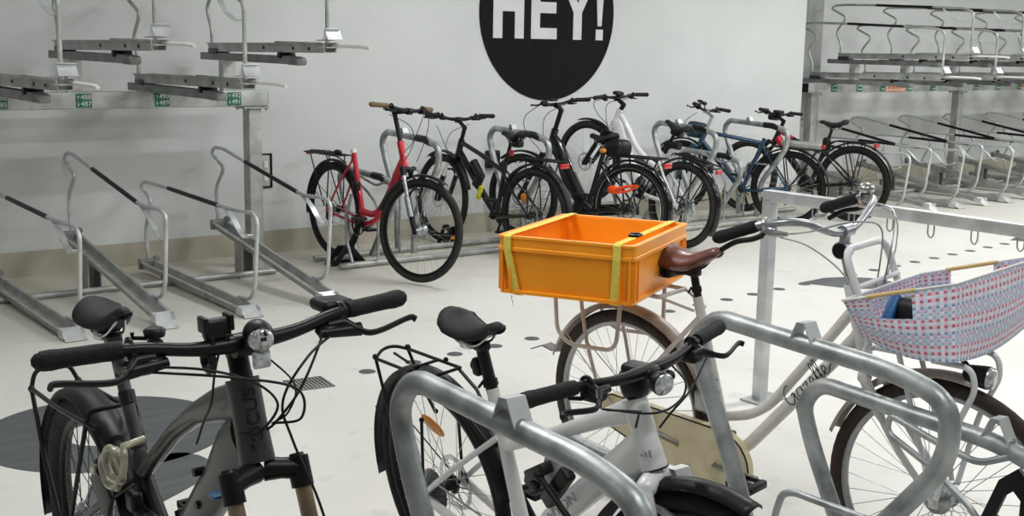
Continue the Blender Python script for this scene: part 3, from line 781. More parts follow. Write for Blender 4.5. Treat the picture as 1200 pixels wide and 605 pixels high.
def saddle(root, c, L=.27, W=.15, m='saddle', tilt=0, thick=.05, nose=.02, S=None, rails='steel', skirt=0):
    """c = top centre of the saddle; nose forward (+x)"""
    rg = []; n = 22; seg = 18
    for i in range(n+1):
        t = i/n; x = -L*.5+L*t
        wv = W*.5*(max(0, math.sin(PI*min(1, (t+.02)/.52)))**.45 if t < .25 else 1)
        if t >= .25: k = (t-.25)/.75; wv = W*.5*(1-k)**1.35*(1-.0*k)+nose*(1-(1-k)**3)
        if t > .93: wv *= math.sqrt(max(0, 1-((t-.93)/.075)**2))
        if i == 0: wv = W*.12
        h0 = .014*math.cos(t*2*PI*.95)+(.008 if t < .2 else 0)-.01*(t > .9)*(t-.9)*10
        th = thick*(.9 if t < .5 else .9-.35*(t-.5)*2)+skirt*(1-t)
        if i in (0, n): th *= .55
        ring = []
        for k in range(seg):
            a = 2*PI*k/seg; cy = math.cos(a); sz = math.sin(a)
            y = wv*math.copysign(abs(cy)**.8, cy); z = h0-th*.25+(th*.5*sz if sz > 0 else th*.62*sz)
            if sz > 0: z -= .012*(abs(cy)**2)
            ring.append(V((x, y, z)))
        rg.append(ring)
    mt = T(c[0], c[2] if len(c) > 2 else 0, c[1]) @ RY(-tilt)
    o = obj('saddle', MB().loft(rg).xf(mt), m, root)
    mb = MB()
    for s in (-1, 1): mb.tube(fillet([(-L*.36, s*.03, -thick*.35), (-L*.22, s*.022, -thick-.012), (L*.12, s*.022, -thick-.012), (L*.36, s*.008, -thick*.3)], .03), .0036, 8)
    mb.rbox((-.02, 0, -thick-.012), (.05, .06, .022), .008)
    obj('rails', mb.xf(mt), rails, o)
    return o
def grip_set(root_bar, ends, S, m='grip', r=.0165, L=.13):
    for g0, g1 in ends:
        g0 = V(g0); g1 = V(g1); d = (g1-g0).normalized(); pts = [g0+d*(L*k/8) for k in range(9)]
        rs = [r*.95, r*1.05, r, r*1.02, r, r*1.02, r*1.03, r*1.12, r*1.05]
        obj('grip', MB().tube(pts, rs, 14).ball(g0+d*L, r*.95, 10).xf(S), m, root_bar)
def lever(root_bar, c, s, S, m='blackm', L=.10, fwd=(1, 0, -.45), out=1):
    """brake lever at clamp point c on the bar, s = side (-1 right, 1 left)"""
    c = V(c); f = V(fwd).normalized()
    a = c+f*.03; b = a+f*.022+V((0, s*.02, 0)); e = b+V((0, s*L*.45, 0))+f*.012; g = b+V((0, s*L, 0))-f*.004
    mb = MB().tube([c, a], .011, 10).tube([a+V((0, -s*.035, 0)), a, b], [.009, .012, .008], 10)
    mb.tube(cr([b, b+V((0, s*.02, 0))+f*.014, e, g, g+V((0, s*.012, 0))+f*.008], 5), .0052, 8, r2=.0075)
    mb.torus(c, .0155, .005, axis=(0, 1, 0), N=16, seg=6)
    o = obj('brake_lever', mb.xf(S), m, root_bar)
    return a+V((0, -s*.035, 0))
def flatbar(root, c, half, S, rise=.0, sweep=.035, r=.0115, gripm='grip', levers=True, rc=.016, m='blackm', GL=.13, gz=0, clampin=.03, shifter=True):
    x, z = c; P = []
    P = [(x-sweep, -half, z+rise+gz), (x-sweep*.35, -half*.55, z+rise), (x, -.09, z), (x, .09, z), (x-sweep*.35, half*.55, z+rise), (x-sweep, half, z+rise+gz)]
    P = fillet(P, .06, 6)
    n = len(P); rs = [r+(rc-r)*max(0, 1-abs(p.y)/.12) for p in P]
    bar = obj('handlebar', MB().tube(P, rs, 12).xf(S), m, root)
    for s in (-1, 1):
        d = (V((x-sweep*.35, s*half*.55, z+rise))-V((x-sweep, s*half, z+rise+gz))).normalized()
        e = V((x-sweep, s*half, z+rise+gz))
        grip_set(bar, [(e+d*GL, e)], S, gripm, L=GL)
        if levers: lever(bar, e+d*(GL+clampin), s, S)
        if shifter:
            q = e+d*(GL+clampin+.012)
            obj('shifter', MB().rbox(q+V((.004, 0, -.024)), (.05, .04, .026), .009).tube([q+V((-.01, s*.02, -.03)), q+V((-.035, s*.035, -.03))], .005, 6).xf(S), 'blackm', bar)
    return bar
def cable(root, pts, r=.0026, m='black', name='cable'):
    return obj(name, MB().tube(cr(pts, 8), r, 6), m, root)
def rear_rack(root, zt, x0, x1, w=.06, axle=(0, .35), m='blackm', r=.005, drop=.0, legx=None, front=None, slats=2):
    mb = MB()
    mb.tube(fillet([(x1+.06, -w*.3, zt-.045-drop), (x1, -w, zt), (x0, -w, zt), (x0, w, zt), (x1, w, zt), (x1+.06, w*.3, zt-.045-drop)], .022, 4), r, 8)
    mb.tube([(x0+.09, -w, zt), (x0+.09, w, zt)], r, 8); mb.tube([(x1-.02, -w, zt), (x1-.02, w, zt)], r, 8)
    for k in range(slats): 
        y = -w*.4+w*.8*k/max(1, slats-1) if slats > 1 else 0
        mb.tube([(x0+.09, y, zt), (x1-.02, y, zt)], r*.8, 8)
    lx = legx or (x0+.10, x1-.10)
    for s in (-1, 1):
        for x in lx: mb.tube([(x, s*w, zt), (axle[0]+(x)*.12, s*.07, axle[1]+.03)], r, 8)
    o = obj('luggage_rack', mb, m, root)
    return o
def sus_fork(root, hb, axle, S, crown='black', stan='steel', lower='black', sep=.062, ztop=None, arch=True):
    hbv = V((hb[0], 0, hb[1])); ax = V((axle[0], 0, axle[1]))
    d = V((hb[0]-axle[0]+.045, 0, hb[1]-axle[1])).normalized()
    # crown
    cpt = hbv-d*.02
    mb = MB()
    for s in (-1, 1):
        t = V((.025, s*sep, 0))
        mb.tube([cpt+V((0, s*.01, .005)), cpt+V((.015, s*sep*.55, .004)), cpt+t+V((0, 0, .0))], [.024, .020, .022], 12, ref=(1, 0, 0))
        mb.tube([cpt+t+d*.022, cpt+t-d*.035], .021, 14)
        mb.lathe([(0, .015), (.006, .013)], cpt+t+d*.022, d, 12)
    fk = obj('fork', mb.xf(S), crown, root)
    for s in (-1, 1):
        st = MB(); lo = MB()
        t0 = cpt+V((.025, s*sep, 0))-d*.03; t1 = ax+V((.0, s*sep, 0))+d*.27+V((.0, 0, 0))
        end = ax+V((-.004, s*sep, -.01))
        L = t0-end; mid = t0-L*.38
        st.tube([t0, mid], .0155, 12)
        lo.tube([mid+L*.01, mid-L*.04, end+L*.15, end], [.021, .0205, .019, .014], 12)
        lo.rbox(end, (.03, .016, .03), .006)
        obj('stanchion', st.xf(S), stan, fk); obj('fork_leg', lo.xf(S), lower, fk)
    if arch:
        lo = MB(); L = (cpt-ax); a = ax+V((0, 0, 0))+L*.62+V((.045, 0, 0))
        lo.tube(fillet([a+V((-.02, -sep, -.03)), a+V((.0, -sep*.8, .03)), a+V((0, sep*.8, .03)), a+V((-.02, sep, -.03))], .04), .009, 8)
        obj('fork_arch', lo.xf(S), lower, fk)
    return fk
def rigid_fork(root, hb, axle, S, m='blackm', sep=.055, r0=.014, r1=.009):
    hbv = V((hb[0], 0, hb[1])); ax = V((axle[0], 0, axle[1])); d = V((hb[0]-axle[0]+.05, 0, hb[1]-axle[1])).normalized()
    mb = MB(); c0 = hbv-d*.015
    for s in (-1, 1):
        mb.tube(cr([c0, c0+V((.004, s*sep*.8, -.004))-d*.012, c0+V((.006, s*sep, 0))-d*.05, hbv.lerp(ax, .55)+V((-.02, s*sep, 0)), ax+V((0, s*sep, 0))], 6), [r0*1.3]*8+[r0]*8+[r1]*9, 12)
        mb.rbox(ax+V((0, s*sep, 0)), (.028, .007, .034), .003)
    return obj('fork', mb.xf(S), m, root)
def headtube(mb, hb, ht, r=.023):
    a = V((hb[0], 0, hb[1])); b = V((ht[0], 0, ht[1])); mb.tube([a, a.lerp(b, .5), b], [r*1.08, r, r*1.02], 18)
def stem(root, ht, clamp, S, m='blackm', r=.017, up=.03):
    h = V((ht[0], 0, ht[1])); c = V((clamp[0], 0, clamp[1])); ax = None
    mb = MB().tube([h, h+V((-up*.36, 0, up)), ], r, 14)
    top = h+V((-up*.36, 0, up)); mb.tube([top+V((-.012, 0, 0)), c], [r, r*.85], 12); mb.ball(top, r*1.15, 12)
    mb.tube([c+V((0, -.022, 0)), c+V((0, .022, 0))], .023, 14)
    return obj('stem', mb.xf(S), m, root)
def seatpost(root, a, b, m='blackm', r=.0145, collar=True):
    mb = MB().tube([V((a[0], 0, a[1])), V((b[0], 0, b[1]))], r, 12); mb.rbox((b[0], 0, b[1]), (.045, .036, .025), .008)
    o = obj('seat_post', mb, m, root)
    if collar:
        d = (V((b[0], 0, b[1]))-V((a[0], 0, a[1]))).normalized()
        obj('seat_clamp', MB().lathe([(-.004, r*1.25), (.014, r*1.25)], V((a[0], 0, a[1]))+d*.02, d, 14).tube([V((a[0]-.02, -.01, a[1]+.03)), V((a[0]-.01, -.035, a[1]+.02))], .004, 6), 'black', o)
    return o
def lamp_front(root, c, S, r=.022, L=.05, m='black', tilt=0):
    mb = MB().lathe([(-L, r*.5), (-L*.7, r*.9), (0, r*1.05), (.003, r)], (c[0], c[2] if len(c) > 2 else 0, c[1]), (1, 0, tilt), 16)
    o = obj('headlight', mb.xf(S), m, root)
    obj('lens', MB().lathe([(.003, r*.95), (.007, r*.8), (.009, r*.3)], (c[0], c[2] if len(c) > 2 else 0, c[1]), (1, 0, tilt), 16).xf(S), 'lens', o); return o

# ---- 1 grey e-bike, front left
r_ = bike_root('electric_bicycle', 'dark grey e-mountain bike at front left with wide black handlebar and coiled cable lock', (1.01, 3.0, 0), -91, lean=-2.5)
HB, HT, BB, W_, RR = (1.022, .830), (.975, .980), (.44, .345), 1.215, .347
S = steer_mtx(HB, HT, 0)
wheel(r_, (0, RR), RR, .031, None, 'rubber_dust', 'rim_black', 'spoke_dark', 32, disc=.1, cassette=.075, knob=True)
wheel(r_, (W_+.02, .37), .37, .031, S, 'rubber_dust', 'rim_black', 'spoke_dark', 32, disc=.1, knob=True)
mb = MB(); headtube(mb, HB, HT, .031)
mb.tube([(.965, 0, .935), (.86, 0, .90), (.75, 0, .855), (.62, 0, .782), (.50, 0, .695), (.395, 0, .618)], [.024, .026, .024, .021, .02, .018], 16, ref=(0, 1, 0), r2=[.038, .034, .024, .019, .018, .018])
mb.tube([(.985, 0, .87), (.93, 0, .83), (.86, 0, .755), (.70, 0, .60), (.55, 0, .455), (.47, 0, .385)], [.032, .036, .036, .036, .036, .033], 16, ref=(0, 1, 0), r2=[.05, .058, .048, .044, .044, .05])
mb.tube([(.37, 0, .66), (.40, 0, .56), (.44, 0, .40)], [.018, .02, .026], 14)
stays(mb, (.385, .60), (0, RR), BB, .010, .014, .075)
fr_ = obj('frame', mb, 'focus', r_)
axh = (V((HT[0], 0, HT[1]))-V((HB[0], 0, HB[1]))).normalized(); ch_ = (V((HT[0], 0, HT[1]))+V((HB[0], 0, HB[1])))*.5
nv = V((math.sin(R(84)), -math.cos(R(84)), 0)); nv = (nv-axh*nv.dot(axh)).normalized(); up_ = nv.cross(axh)
tm = Matrix((tuple(axh), tuple(up_), tuple(nv))).transposed().to_4x4()
obj('lettering', text_mb('FOCUS', .034, T(*(ch_+nv*.0305)) @ tm, .0012, 1.12), 'focus_text', fr_, 'black raised letters running up the head tube')
for z in (.05, -.02): obj('plug', MB().lathe([(-.040, .009), (.040, .009)], (.80, 0, .70+z), (0, 1, 0), 10), 'black', fr_)
sus_fork(r_, HB, (W_+.02, .37), S, 'blackm', 'gold', 'black', .068)
obj('decal', MB().rbox((1.02, -.07, .785), (.03, .048, .006), .002).xf(S), 'bluedev', r_)
stem(r_, HT, (.995, 1.05), S, up=.05, r=.02)
obj('spacer', MB().lathe([(0, .021), (.012, .021)], (HT[0], 0, HT[1]), (-.33, 0, .94), 16).xf(S), 'black', r_)
hbq = flatbar(r_, (1.0, 1.055), .354, S, rise=.022, sweep=.035, r=.0125, rc=.0175, GL=.135, levers=False, shifter=False)
for s in (-1, 1):
    e = V((.975, s*.205, 1.076))
    lever(hbq, e, s, S, L=.12, fwd=(.8, 0, -.6))
    b2 = MB().tube([e+V((.03, s*-.055, -.03)), e+V((.035, s*.03, -.034))], [.010, .014], 12); b2.ball(e+V((.02, s*-.03, -.028)), (.02, .03, .014), 12)
    obj('brake_reservoir', b2.xf(S), 'blackm', hbq)
obj('shifter', MB().rbox((.945, -.19, 1.035), (.06, .06, .035), .012).tube([(.95, -.17, 1.03), (.91, -.21, 1.02)], .006, 6).xf(S), 'black', hbq)
obj('bell', MB().lathe([(0, .018), (.012, .02), (.016, .014)], (.965, -.155, 1.086), (0, 0, 1), 14).rbox((.965, -.155, 1.072), (.03, .022, .02), .005).tube([(.965, -.17, 1.085), (.965, -.195, 1.09), (.965, -.195, 1.1)], .004, 6).xf(S), 'black', hbq)
dv = MB().rbox((.945, .212, 1.083), (.07, .075, .026), .012, Matrix.Rotation(R(-4), 3, 'X')); dv.rbox((.96, .212, 1.072), (.045, .06, .03), .012); dv.torus((.975, .212, 1.073), .018, .006, N=16, seg=6)
obj('display', dv.xf(S), 'black', hbq)
MX_ = 0
dm = MB().rbox((.985, -.03, 1.115), (.028, .05, .038), .008, Matrix.Rotation(R(-10), 3, 'Y'))
for a in (-1, 1): dm.rbox((.985, -.03+a*.024, 1.115+.01), (.034, .010, .03), .003); dm.rbox((.985, -.03+a*.014, 1.115-.018), (.034, .010, .018), .003)
dm.tube([(.975, -.035, 1.10), (.972, -.04, 1.06)], .01, 8); dm.torus((.975, -.045, 1.057), .02, .008, N=16, seg=6)
obj('phone_mount', dm.xf(T(.01, -.022, -.026)).xf(S), 'black', hbq)
hl = MB().ball((1.02, .03, 1.085), (.034, .027, .028), 18); hl.tube([(.985, .02, 1.06), (1.0, .025, 1.07)], .012, 8)
HO_ = T(.02, -.022, -.008)
ho = obj('headlight', hl.xf(HO_).xf(S), 'black', hbq)
obj('lens', MB().lathe([(0, .0235), (.008, .022), (.014, .012), (.015, .003)], (1.037, .027, 1.080), (1, -.25, -.15), 18).xf(HO_).xf(S), 'lens', ho)
obj('reflector', MB().rbox((1.035, .027, 1.042), (.012, .034, .034), .005).xf(HO_).xf(S), 'lens', ho)
# cables
cable(r_, [(1.0, -.19, 1.045), (1.06, -.10, 1.035), (1.08, -.02, 1.0), (1.08, .02, .95), (1.06, -.01, .90), (1.02, -.03, .89)])
cable(r_, [(1.0, -.19, 1.035), (1.09, -.06, 1.02), (1.10, .05, .98), (1.09, .06, .92), (1.03, .03, .90)])
cable(r_, [(1.0, .19, 1.045), (1.05, .10, 1.02), (1.06, .04, .95), (1.06, .055, .87), (1.13, .075, .74), (1.2, .08, .55), (1.21, .075, .42)])
cable(r_, [(.96, .20, 1.09), (1.02, .14, 1.03), (1.05, .08, .96), (1.05, .03, .91), (1.02, .02, .885)])
cable(r_, [(1.01, .03, 1.03), (1.07, .06, .98), (1.07, .045, .93), (1.03, .03, .90)], .002)
cable(r_, [(.98, -.04, 1.05), (.97, -.05, 1.0), (.93, -.045, .93), (.88, -.042, .88), (.83, -.04, .82)])
seatpost(r_, (.375, .655), (.25, .905), 'darkgrey', .0155)
saddle(r_, (.228, .968), .262, .122, 'saddle', tilt=8, thick=.044)
obj('dropper_collar', MB().lathe([(0, .019), (.03, .019)], (.325, 0, .765), (-.42, 0, .9), 14), 'black', r_)
fender(r_, (0, RR), .375, 18, 192, .085, 'black', depth=.022)
rk = MB()
for s in (-1, 1):
    rk.tube(cr([(-.27, s*.062, .668), (-.05, s*.066, .678), (.18, s*.062, .692), (.235, s*.05, .69)], 4), .0062, 8)
    rk.tube([(-.27, s*.062, .668), (-.14, s*.08, .52), (0, s*.088, RR+.02)], .0062, 8)
    rk.tube([(.19, s*.062, .692), (.06, s*.085, RR+.05), (.01, s*.088, RR+.02)], .0062, 8)
    rk.ball((-.27, s*.062, .668), .010, 8)
rk.tube(fillet([(-.27, -.062, .668), (-.285, -.045, .715), (-.285, .045, .715), (-.27, .062, .668)], .03), .0062, 8)
rk.tube(fillet([(.19, -.062, .692), (.20, -.055, .725), (.20, .055, .725), (.19, .062, .692)], .03), .0062, 8)
rk.tube(fillet([(.235, .05, .69), (.30, .04, .66), (.33, .02, .58)], .05), .0062, 8)
obj('luggage_rack', rk, 'blackm', r_)
drivetrain(r_, BB, (0, RR), True, .068, .165, -60, motor=(.02, .02, .19, .15, -35))
sh = MB().tube([(.37, 0, .62), (.50, 0, .50)], .021, 14)
obj('rear_shock', sh, 'black', r_)
kn = MB().lathe([(0, .012), (.02, .012)], (.475, -.05, .50), (0, -1, 0), 12)
obj('valve_knob', kn, 'redlens', r_)
obj('bracket_block', MB().rbox((.49, -.035, .53), (.08, .04, .06), .012).rbox((.43, -.04, .57), (.05, .03, .05), .01), 'blackm', r_)
rl = MB().rbox((.30, -.07, .565), (.12, .012, .09), .006, RY3(38))
obj('pannier_plate', rl, 'black', r_)
t = thing('cable_lock', 'coiled smoky clear cable lock hooked round the grey e-bike seat tube', 'lock', r_.matrix_world.copy())
pts = []
for k in range(70):
    a = 2*PI*k/18+2.2; pts.append((.385+.0016*k+.038*math.cos(a), -.075-.0002*k+.012*math.sin(a*.5), .628+.0010*k+.038*math.sin(a)))
obj('coil', MB().tube([(.37, -.082, .635)]+pts+[(.50, -.03, .735)], .0085, 8), 'lockclear', t)
lk = MB().tube([(.285, -.078, .61), (.345, -.084, .628)], .013, 12)
obj('lock_head', lk, 'lockclear', t)
obj('collar', MB().tube([(.345, -.084, .628), (.372, -.086, .636)], .0155, 12), 'black', t)

# ---- 2 white bike in the middle
r_ = bike_root('city_bicycle', 'white trekking bike in the front middle with flat black handlebar and black saddle', (1.96, 2.75, 0), -93, lean=-8)
HB, HT, BB, W_, RR = (.957, .70), (.905, .85), (.42, .275), 1.095, .336
S = steer_mtx(HB, HT, 11)
wheel(r_, (0, RR), RR, .021, None, 'rubber', 'rim_black', 'spoke', 28, disc=.085, cassette=.068)
wheel(r_, (W_, RR), RR, .021, S, 'rubber', 'rim_black', 'spoke', 28, disc=.085)
mb = MB(); headtube(mb, HB, HT, .028)
mb.tube([(.91, 0, .825), (.80, 0, .775), (.62, 0, .69), (.37, 0, .575)], [.022, .019, .016, .014], 14, ref=(0, 1, 0), r2=[.032, .022, .017, .015])
mb.tube([(.945, 0, .76), (.90, 0, .715), (.75, 0, .60), (.55, 0, .43), (.43, 0, .30)], [.026, .03, .028, .027, .026], 16, ref=(0, 1, 0), r2=[.045, .046, .036, .034, .034])
mb.tube([(.325, 0, .725), (.35, 0, .62), (.415, 0, .30)], [.017, .018, .022], 14)
stays(mb, (.352, .60), (0, RR), BB, .0085, .012, .07)
fr_ = obj('frame', mb, 'wbike', r_)
dd = (V((.75, 0, .60))-V((.55, 0, .43))).normalized(); ang_ = math.degrees(math.atan2(dd.z, dd.x))
obj('lettering', text_mb('CANYON', .036, T(.60, -.0282, .4755) @ RY(-ang_) @ RX(90), .0004, 1.5), 'lgrey', fr_)
lg = MB()
for k in range(3):
    lg.prism([(-.012+.0095*k, -.008), (-.005+.0095*k, -.008), (-.0095+.0095*k+.001, -.008+.008+.006*k), (-.0165+.0095*k+.003, -.008+.005+.005*k)], .0, .0006, lambda p, q, d: (.952+p, -.0285-d, .745+q))
obj('emblem', lg.xf(T(.955, 0, 0) @ RZ(25) @ T(-.955, 0, 0)), 'lgrey', fr_)
rigid_fork(r_, HB, (W_, RR), S, 'wbike', r0=.018)
obj('crown_ring', MB().torus((HB[0]+.002, 0, HB[1]), .0295, .002, axis=(-.33, 0, .94), N=28, seg=6).xf(S), 'black', r_)
st = MB().rbox((.905, 0, .885), (.062, .052, .07), .02, RY3(-18)); st.rbox((.925, 0, .918), (.085, .05, .03), .013)
obj('stem', st.xf(S), 'black', r_)
hbq = flatbar(r_, (.945, .922), .335, S, rise=.012, sweep=.05, r=.0115, rc=.0155, GL=.13, levers=True, shifter=True)
obj('headlight', MB().lathe([(-.03, .012), (-.02, .024), (0, .026), (.004, .023)], (1.0, -.018, .905), (1, -.3, -.1), 18).xf(S), 'black', r_)
obj('lens', MB().lathe([(0, .0245), (.005, .021), (.007, .006)], (1.004, -.019, .905), (1, -.3, -.1), 18).xf(S), 'lens', [o for o in r_.children if o.name.startswith('headlight')][0])
obj('bell', MB().ball((.965, .05, .90), (.013, .013, .013), 12).xf(S), 'black', hbq)
cable(r_, [(1.01, -.17, .905), (1.04, -.06, .87), (1.03, .02, .87), (1.02, .05, .90), (.98, .05, .93)])
cable(r_, [(1.01, -.16, .90), (.99, -.06, .86), (.96, -.035, .84), (.94, -.03, .80)])
cable(r_, [(.96, .17, .91), (1.0, .08, .87), (.99, .03, .83), (.96, .02, .79)])
seatpost(r_, (.325, .715), (.293, .835), 'black', .0165)
saddle(r_, (.268, .893), .268, .120, 'saddle', tilt=5, thick=.044)
obj('rear_light', MB().rbox((.275, 0, .775), (.03, .04, .05), .01).lathe([(0, .018), (.008, .016)], (.26, 0, .775), (-1, 0, -.2), 12), 'black', r_)
fender(r_, (0, RR), .368, 12, 190, .062, 'black', depth=.016, stays=(150,))
fender(r_, (W_, RR), .368, 70, 150, .058, 'black', S=S, depth=.016)
rk = MB()
for s in (-1, 1):
    rk.tube([(-.215, s*.055, .725), (.08, s*.055, .735)], .0052, 8); rk.tube([(.06, s*.055, .735), (.18, s*.04, .70), (.30, s*.02, .60)], .0052, 8)
    rk.tube([(-.215, s*.055, .725), (-.16, s*.065, .60), (-.12, s*.07, .545)], .0052, 8)
    rk.tube([(.03, s*.06, .60), (.0, s*.068, RR+.02)], .0048, 8); rk.ball((-.12, s*.072, .545), .008, 8).ball((.03, s*.06, .60), .008, 8)
    rk.ball((-.215, s*.055, .73), .01, 8); rk.ball((.0, s*.058, .74), .008, 8)
rk.tube(fillet([(-.215, -.055, .725), (-.235, -.02, .74), (-.235, .02, .74), (-.215, .055, .725)], .02), .0052, 8)
rk.tube([(-.04, -.055, .73), (-.04, .055, .73)], .005, 8); rk.tube([(-.2, 0, .73), (-.12, 0, .72)], .004, 8)
rk.tube([(.08, -.055, .735), (.08, .055, .735)], .005, 8)
obj('luggage_rack', rk.xf(T(0, 0, -.028)), 'blackm', r_)
rf = MB().ball((.045, -.035, .552), (.062, .006, .019), 16, Matrix.Rotation(R(12), 3, 'Y'))
obj('reflector', rf, 'amber', r_, 'orange oval spoke reflector')
drivetrain(r_, BB, (0, RR), True, .085, .17, -35, chaincol='alu')
lk = MB().rbox((.66, -.055, .575), (.15, .03, .04), .008, RY3(-48)); lk.rbox((.60, -.065, .60), (.09, .035, .03), .006, RY3(-30))
lk.tube([(.62, -.08, .60), (.75, -.085, .52), (.84, -.085, .45)], .009, 6); lk.ball((.62, -.08, .60), .015, 8)
lk.rbox((.575, -.07, .565), (.05, .02, .03), .006, RY3(20))
obj('folding_lock', lk, 'black', r_)

# ---- 3 cream white bike with crate and basket
GM = dict(pos=(2.90, 3.0, 0), head=-84, lean=-4)
r_ = bike_root('dutch_bicycle', 'creamy white step-through bike with swept silver handlebar, brown saddle and cream chain case', (2.90, 3.0, 0), -84, lean=-4)
gz_m = r_.matrix_world.copy()
HB, HT, BB, W_, RR = (.925, .70), (.865, .93), (.445, .275), 1.172, .35
S = steer_mtx(HB, HT, 3)
wheel(r_, (0, RR), RR, .022, None, 'rubber_brown', 'rim_alu', 'spoke', 36, rimh=.018, hubm='alu')
wheel(r_, (W_, RR), RR, .022, S, 'rubber_brown', 'rim_alu', 'spoke', 36, rimh=.018, dynamo=True, hubm='alu')
mb = MB(); headtube(mb, HB, HT, .021)
mb.tube(cr([(.88, 0, .86), (.80, 0, .755), (.678, 0, .60), (.60, 0, .505), (.531, 0, .452), (.46, 0, .425), (.375, 0, .405)], 5), .0165, 14)
mb.tube([(.90, 0, .79), (.883, 0, .765), (.70, 0, .55), (.519, 0, .345), (.44, 0, .275)], .0205, 14)
mb.tube([(.305, 0, .80), (.445, 0, .275)], .0165, 14)
stays(mb, (.318, .73), (0, RR), BB, .0085, .0095, .062)
fr_ = obj('frame', mb, 'gazw', r_)
# script lettering drawn as pen strokes on the lower tube
def script(mtx, sc):
    St = [[(.62, .95), (.45, 1.0), (.15, .75), (.05, .35), (.25, .1), (.5, .3), (.6, .55), (.45, .5), (.62, .5), (.58, .0), (.35, -.35), (.1, -.3), (.3, -.05), (.75, .15)],
          [(1.15, .5), (.9, .52), (.78, .25), (.92, .05), (1.12, .3), (1.17, .5), (1.15, .1), (1.3, .08)],
          [(1.3, .45), (1.62, .48), (1.32, .05), (1.5, .0), (1.6, -.25), (1.4, -.35), (1.45, -.1), (1.75, .12)],
          [(1.75, .15), (2.0, .3), (1.95, .5), (1.8, .4), (1.82, .12), (2.0, .03), (2.15, .2)],
          [(2.15, .2), (2.4, .8), (2.35, 1.0), (2.25, .8), (2.27, .1), (2.4, .1)],
          [(2.4, .1), (2.65, .8), (2.6, 1.0), (2.5, .8), (2.52, .1), (2.65, .08)],
          [(2.65, .12), (2.92, .3), (2.87, .48), (2.72, .4), (2.74, .1), (2.95, .03), (3.15, .2), (3.5, .35)]]
    mb = MB()
    for s in St: mb.tube([mtx @ V(((x-1.7)*sc, (y-.3)*sc, 0)) for x, y in [(p.x, p.y) for p in cr([(a, b, 0) for a, b in s], 5)]], .0016, 5)
    return mb
dl = (V((.883, 0, .765))-V((.519, 0, .345))).normalized(); al = math.degrees(math.atan2(dl.z, dl.x))
obj('lettering', script(T(.748, -.0212, .605) @ RY(-al) @ RX(90), .066), 'black', fr_, 'black script lettering')
ds = (V((.305, 0, .80))-V((.445, 0, .275))).normalized()
obj('lettering', script(T(.375, -.0170, .54) @ RY(-math.degrees(math.atan2(ds.z, ds.x))) @ RX(90), .034), 'black', fr_, 'black script lettering')
rigid_fork(r_, HB, (W_, RR), S, 'gazw', r0=.016, r1=.01)
sm = MB().tube([(HT[0], 0, HT[1]), (HT[0]-.028, 0, HT[1]+.105)], .0125, 14); sm.lathe([(-.02, .026), (.02, .026)], (HT[0]-.028, 0, HT[1]+.10), (0, 1, 0), 18); sm.tube([(HT[0]-.028, 0, HT[1]+.10), (.845, 0, 1.088)], [.018, .014], 12); sm.tube([(.845, -.025, 1.088), (.845, .025, 1.088)], .019, 14)
so = obj('stem', sm.xf(S), 'alu', r_)
obj('stem_cap', MB().lathe([(.0205, .023), (.026, .021)], (HT[0]-.028, 0, HT[1]+.10), (0, -1, 0), 18).xf(S), 'blackm', so)
Bp = []
for s in (-1, 1):
    Bp.append([(.845, 0, 1.088), (.842, s*.06, 1.09), (.835, s*.13, 1.112), (.825, s*.19, 1.135), (.80, s*.245, 1.145), (.755, s*.28, 1.14), (.70, s*.295, 1.125), (.60, s*.305, 1.085)])
full = [V(p) for p in reversed(Bp[0])][:-1]+[V(p) for p in Bp[1]]
hbq = obj('handlebar', MB().tube(cr(full, 6), .0115, 14).xf(S), 'alu', r_)
for s in (-1, 1):
    g0, g1 = V((.725, s*.290, 1.133)), V((.60, s*.305, 1.085)); grip_set(hbq, [(g0, g1)], S, 'grip', .0175, .13)
    c = V((.748, s*.283, 1.138))
    lv = MB().torus(c, .0155, .006, axis=(.95, s*-.15, .05), N=16, seg=6); lv.rbox(c+V((.01, s*.0, -.018)), (.05, .022, .028), .008)
    lv.tube([c+V((.03, s*.005, -.022)), c+V((.07, s*-.0, -.02))], [.011, .006], 10)
    lo_ = obj('brake_lever', lv.xf(S), 'steel', hbq)
    obj('lever_blade', MB().tube(cr([c+V((.0, s*.012, -.028)), c+V((-.03, s*.02, -.042)), c+V((-.08, s*.025, -.055)), c+V((-.13, s*.025, -.085))], 5), .0055, 8, r2=.008).xf(S), 'black', lo_)
gs = MB().torus((.735, -.287, 1.135), .021, .008, axis=(1, 0, 0), N=18, seg=6)
obj('gear_shifter', gs.xf(S), 'black', hbq)
obj('bell', MB().lathe([(0, .012), (.006, .024), (.018, .026), (.028, .018), (.032, .004)], (.765, .272, 1.155), (0, 0, 1), 18).xf(S), 'steel', hbq)
cable(r_, [(.80, -.275, 1.115), (.87, -.22, 1.125), (.93, -.10, 1.14), (.955, .0, 1.11), (.945, .02, 1.0), (.935, .0, .88)], .0026, 'alu')
cable(r_, [(.80, -.275, 1.11), (.87, -.235, 1.085), (.935, -.17, 1.01), (.955, -.12, .92), (.95, -.06, .80)], .0026, 'sock')
cable(r_, [(.80, .275, 1.115), (.88, .22, 1.10), (.94, .12, 1.04), (.95, .05, .95), (.94, .02, .82)], .0026, 'alu')
cable(r_, [(.80, .27, 1.12), (.90, .17, 1.125), (.955, .07, 1.07), (.955, .03, .95), (.94, .0, .84)], .0026, 'alu')
seatpost(r_, (.307, .80), (.29, .88), 'black', .0135)
sd = saddle(r_, (.268, .945), .275, .165, 'leather', tilt=8, thick=.05, nose=.022, skirt=.022, rails='black')
spg = MB()
for s in (-1, 1):
    pts = [(.185+.014*math.cos(k*PI/4), s*.045+.014*math.sin(k*PI/4), .86+.001*k) for k in range(36)]
    spg.tube(pts, .0032, 6)
spg.rbox((.195, 0, .872), (.045, .08, .04), .012)
obj('springs', spg, 'black', sd)
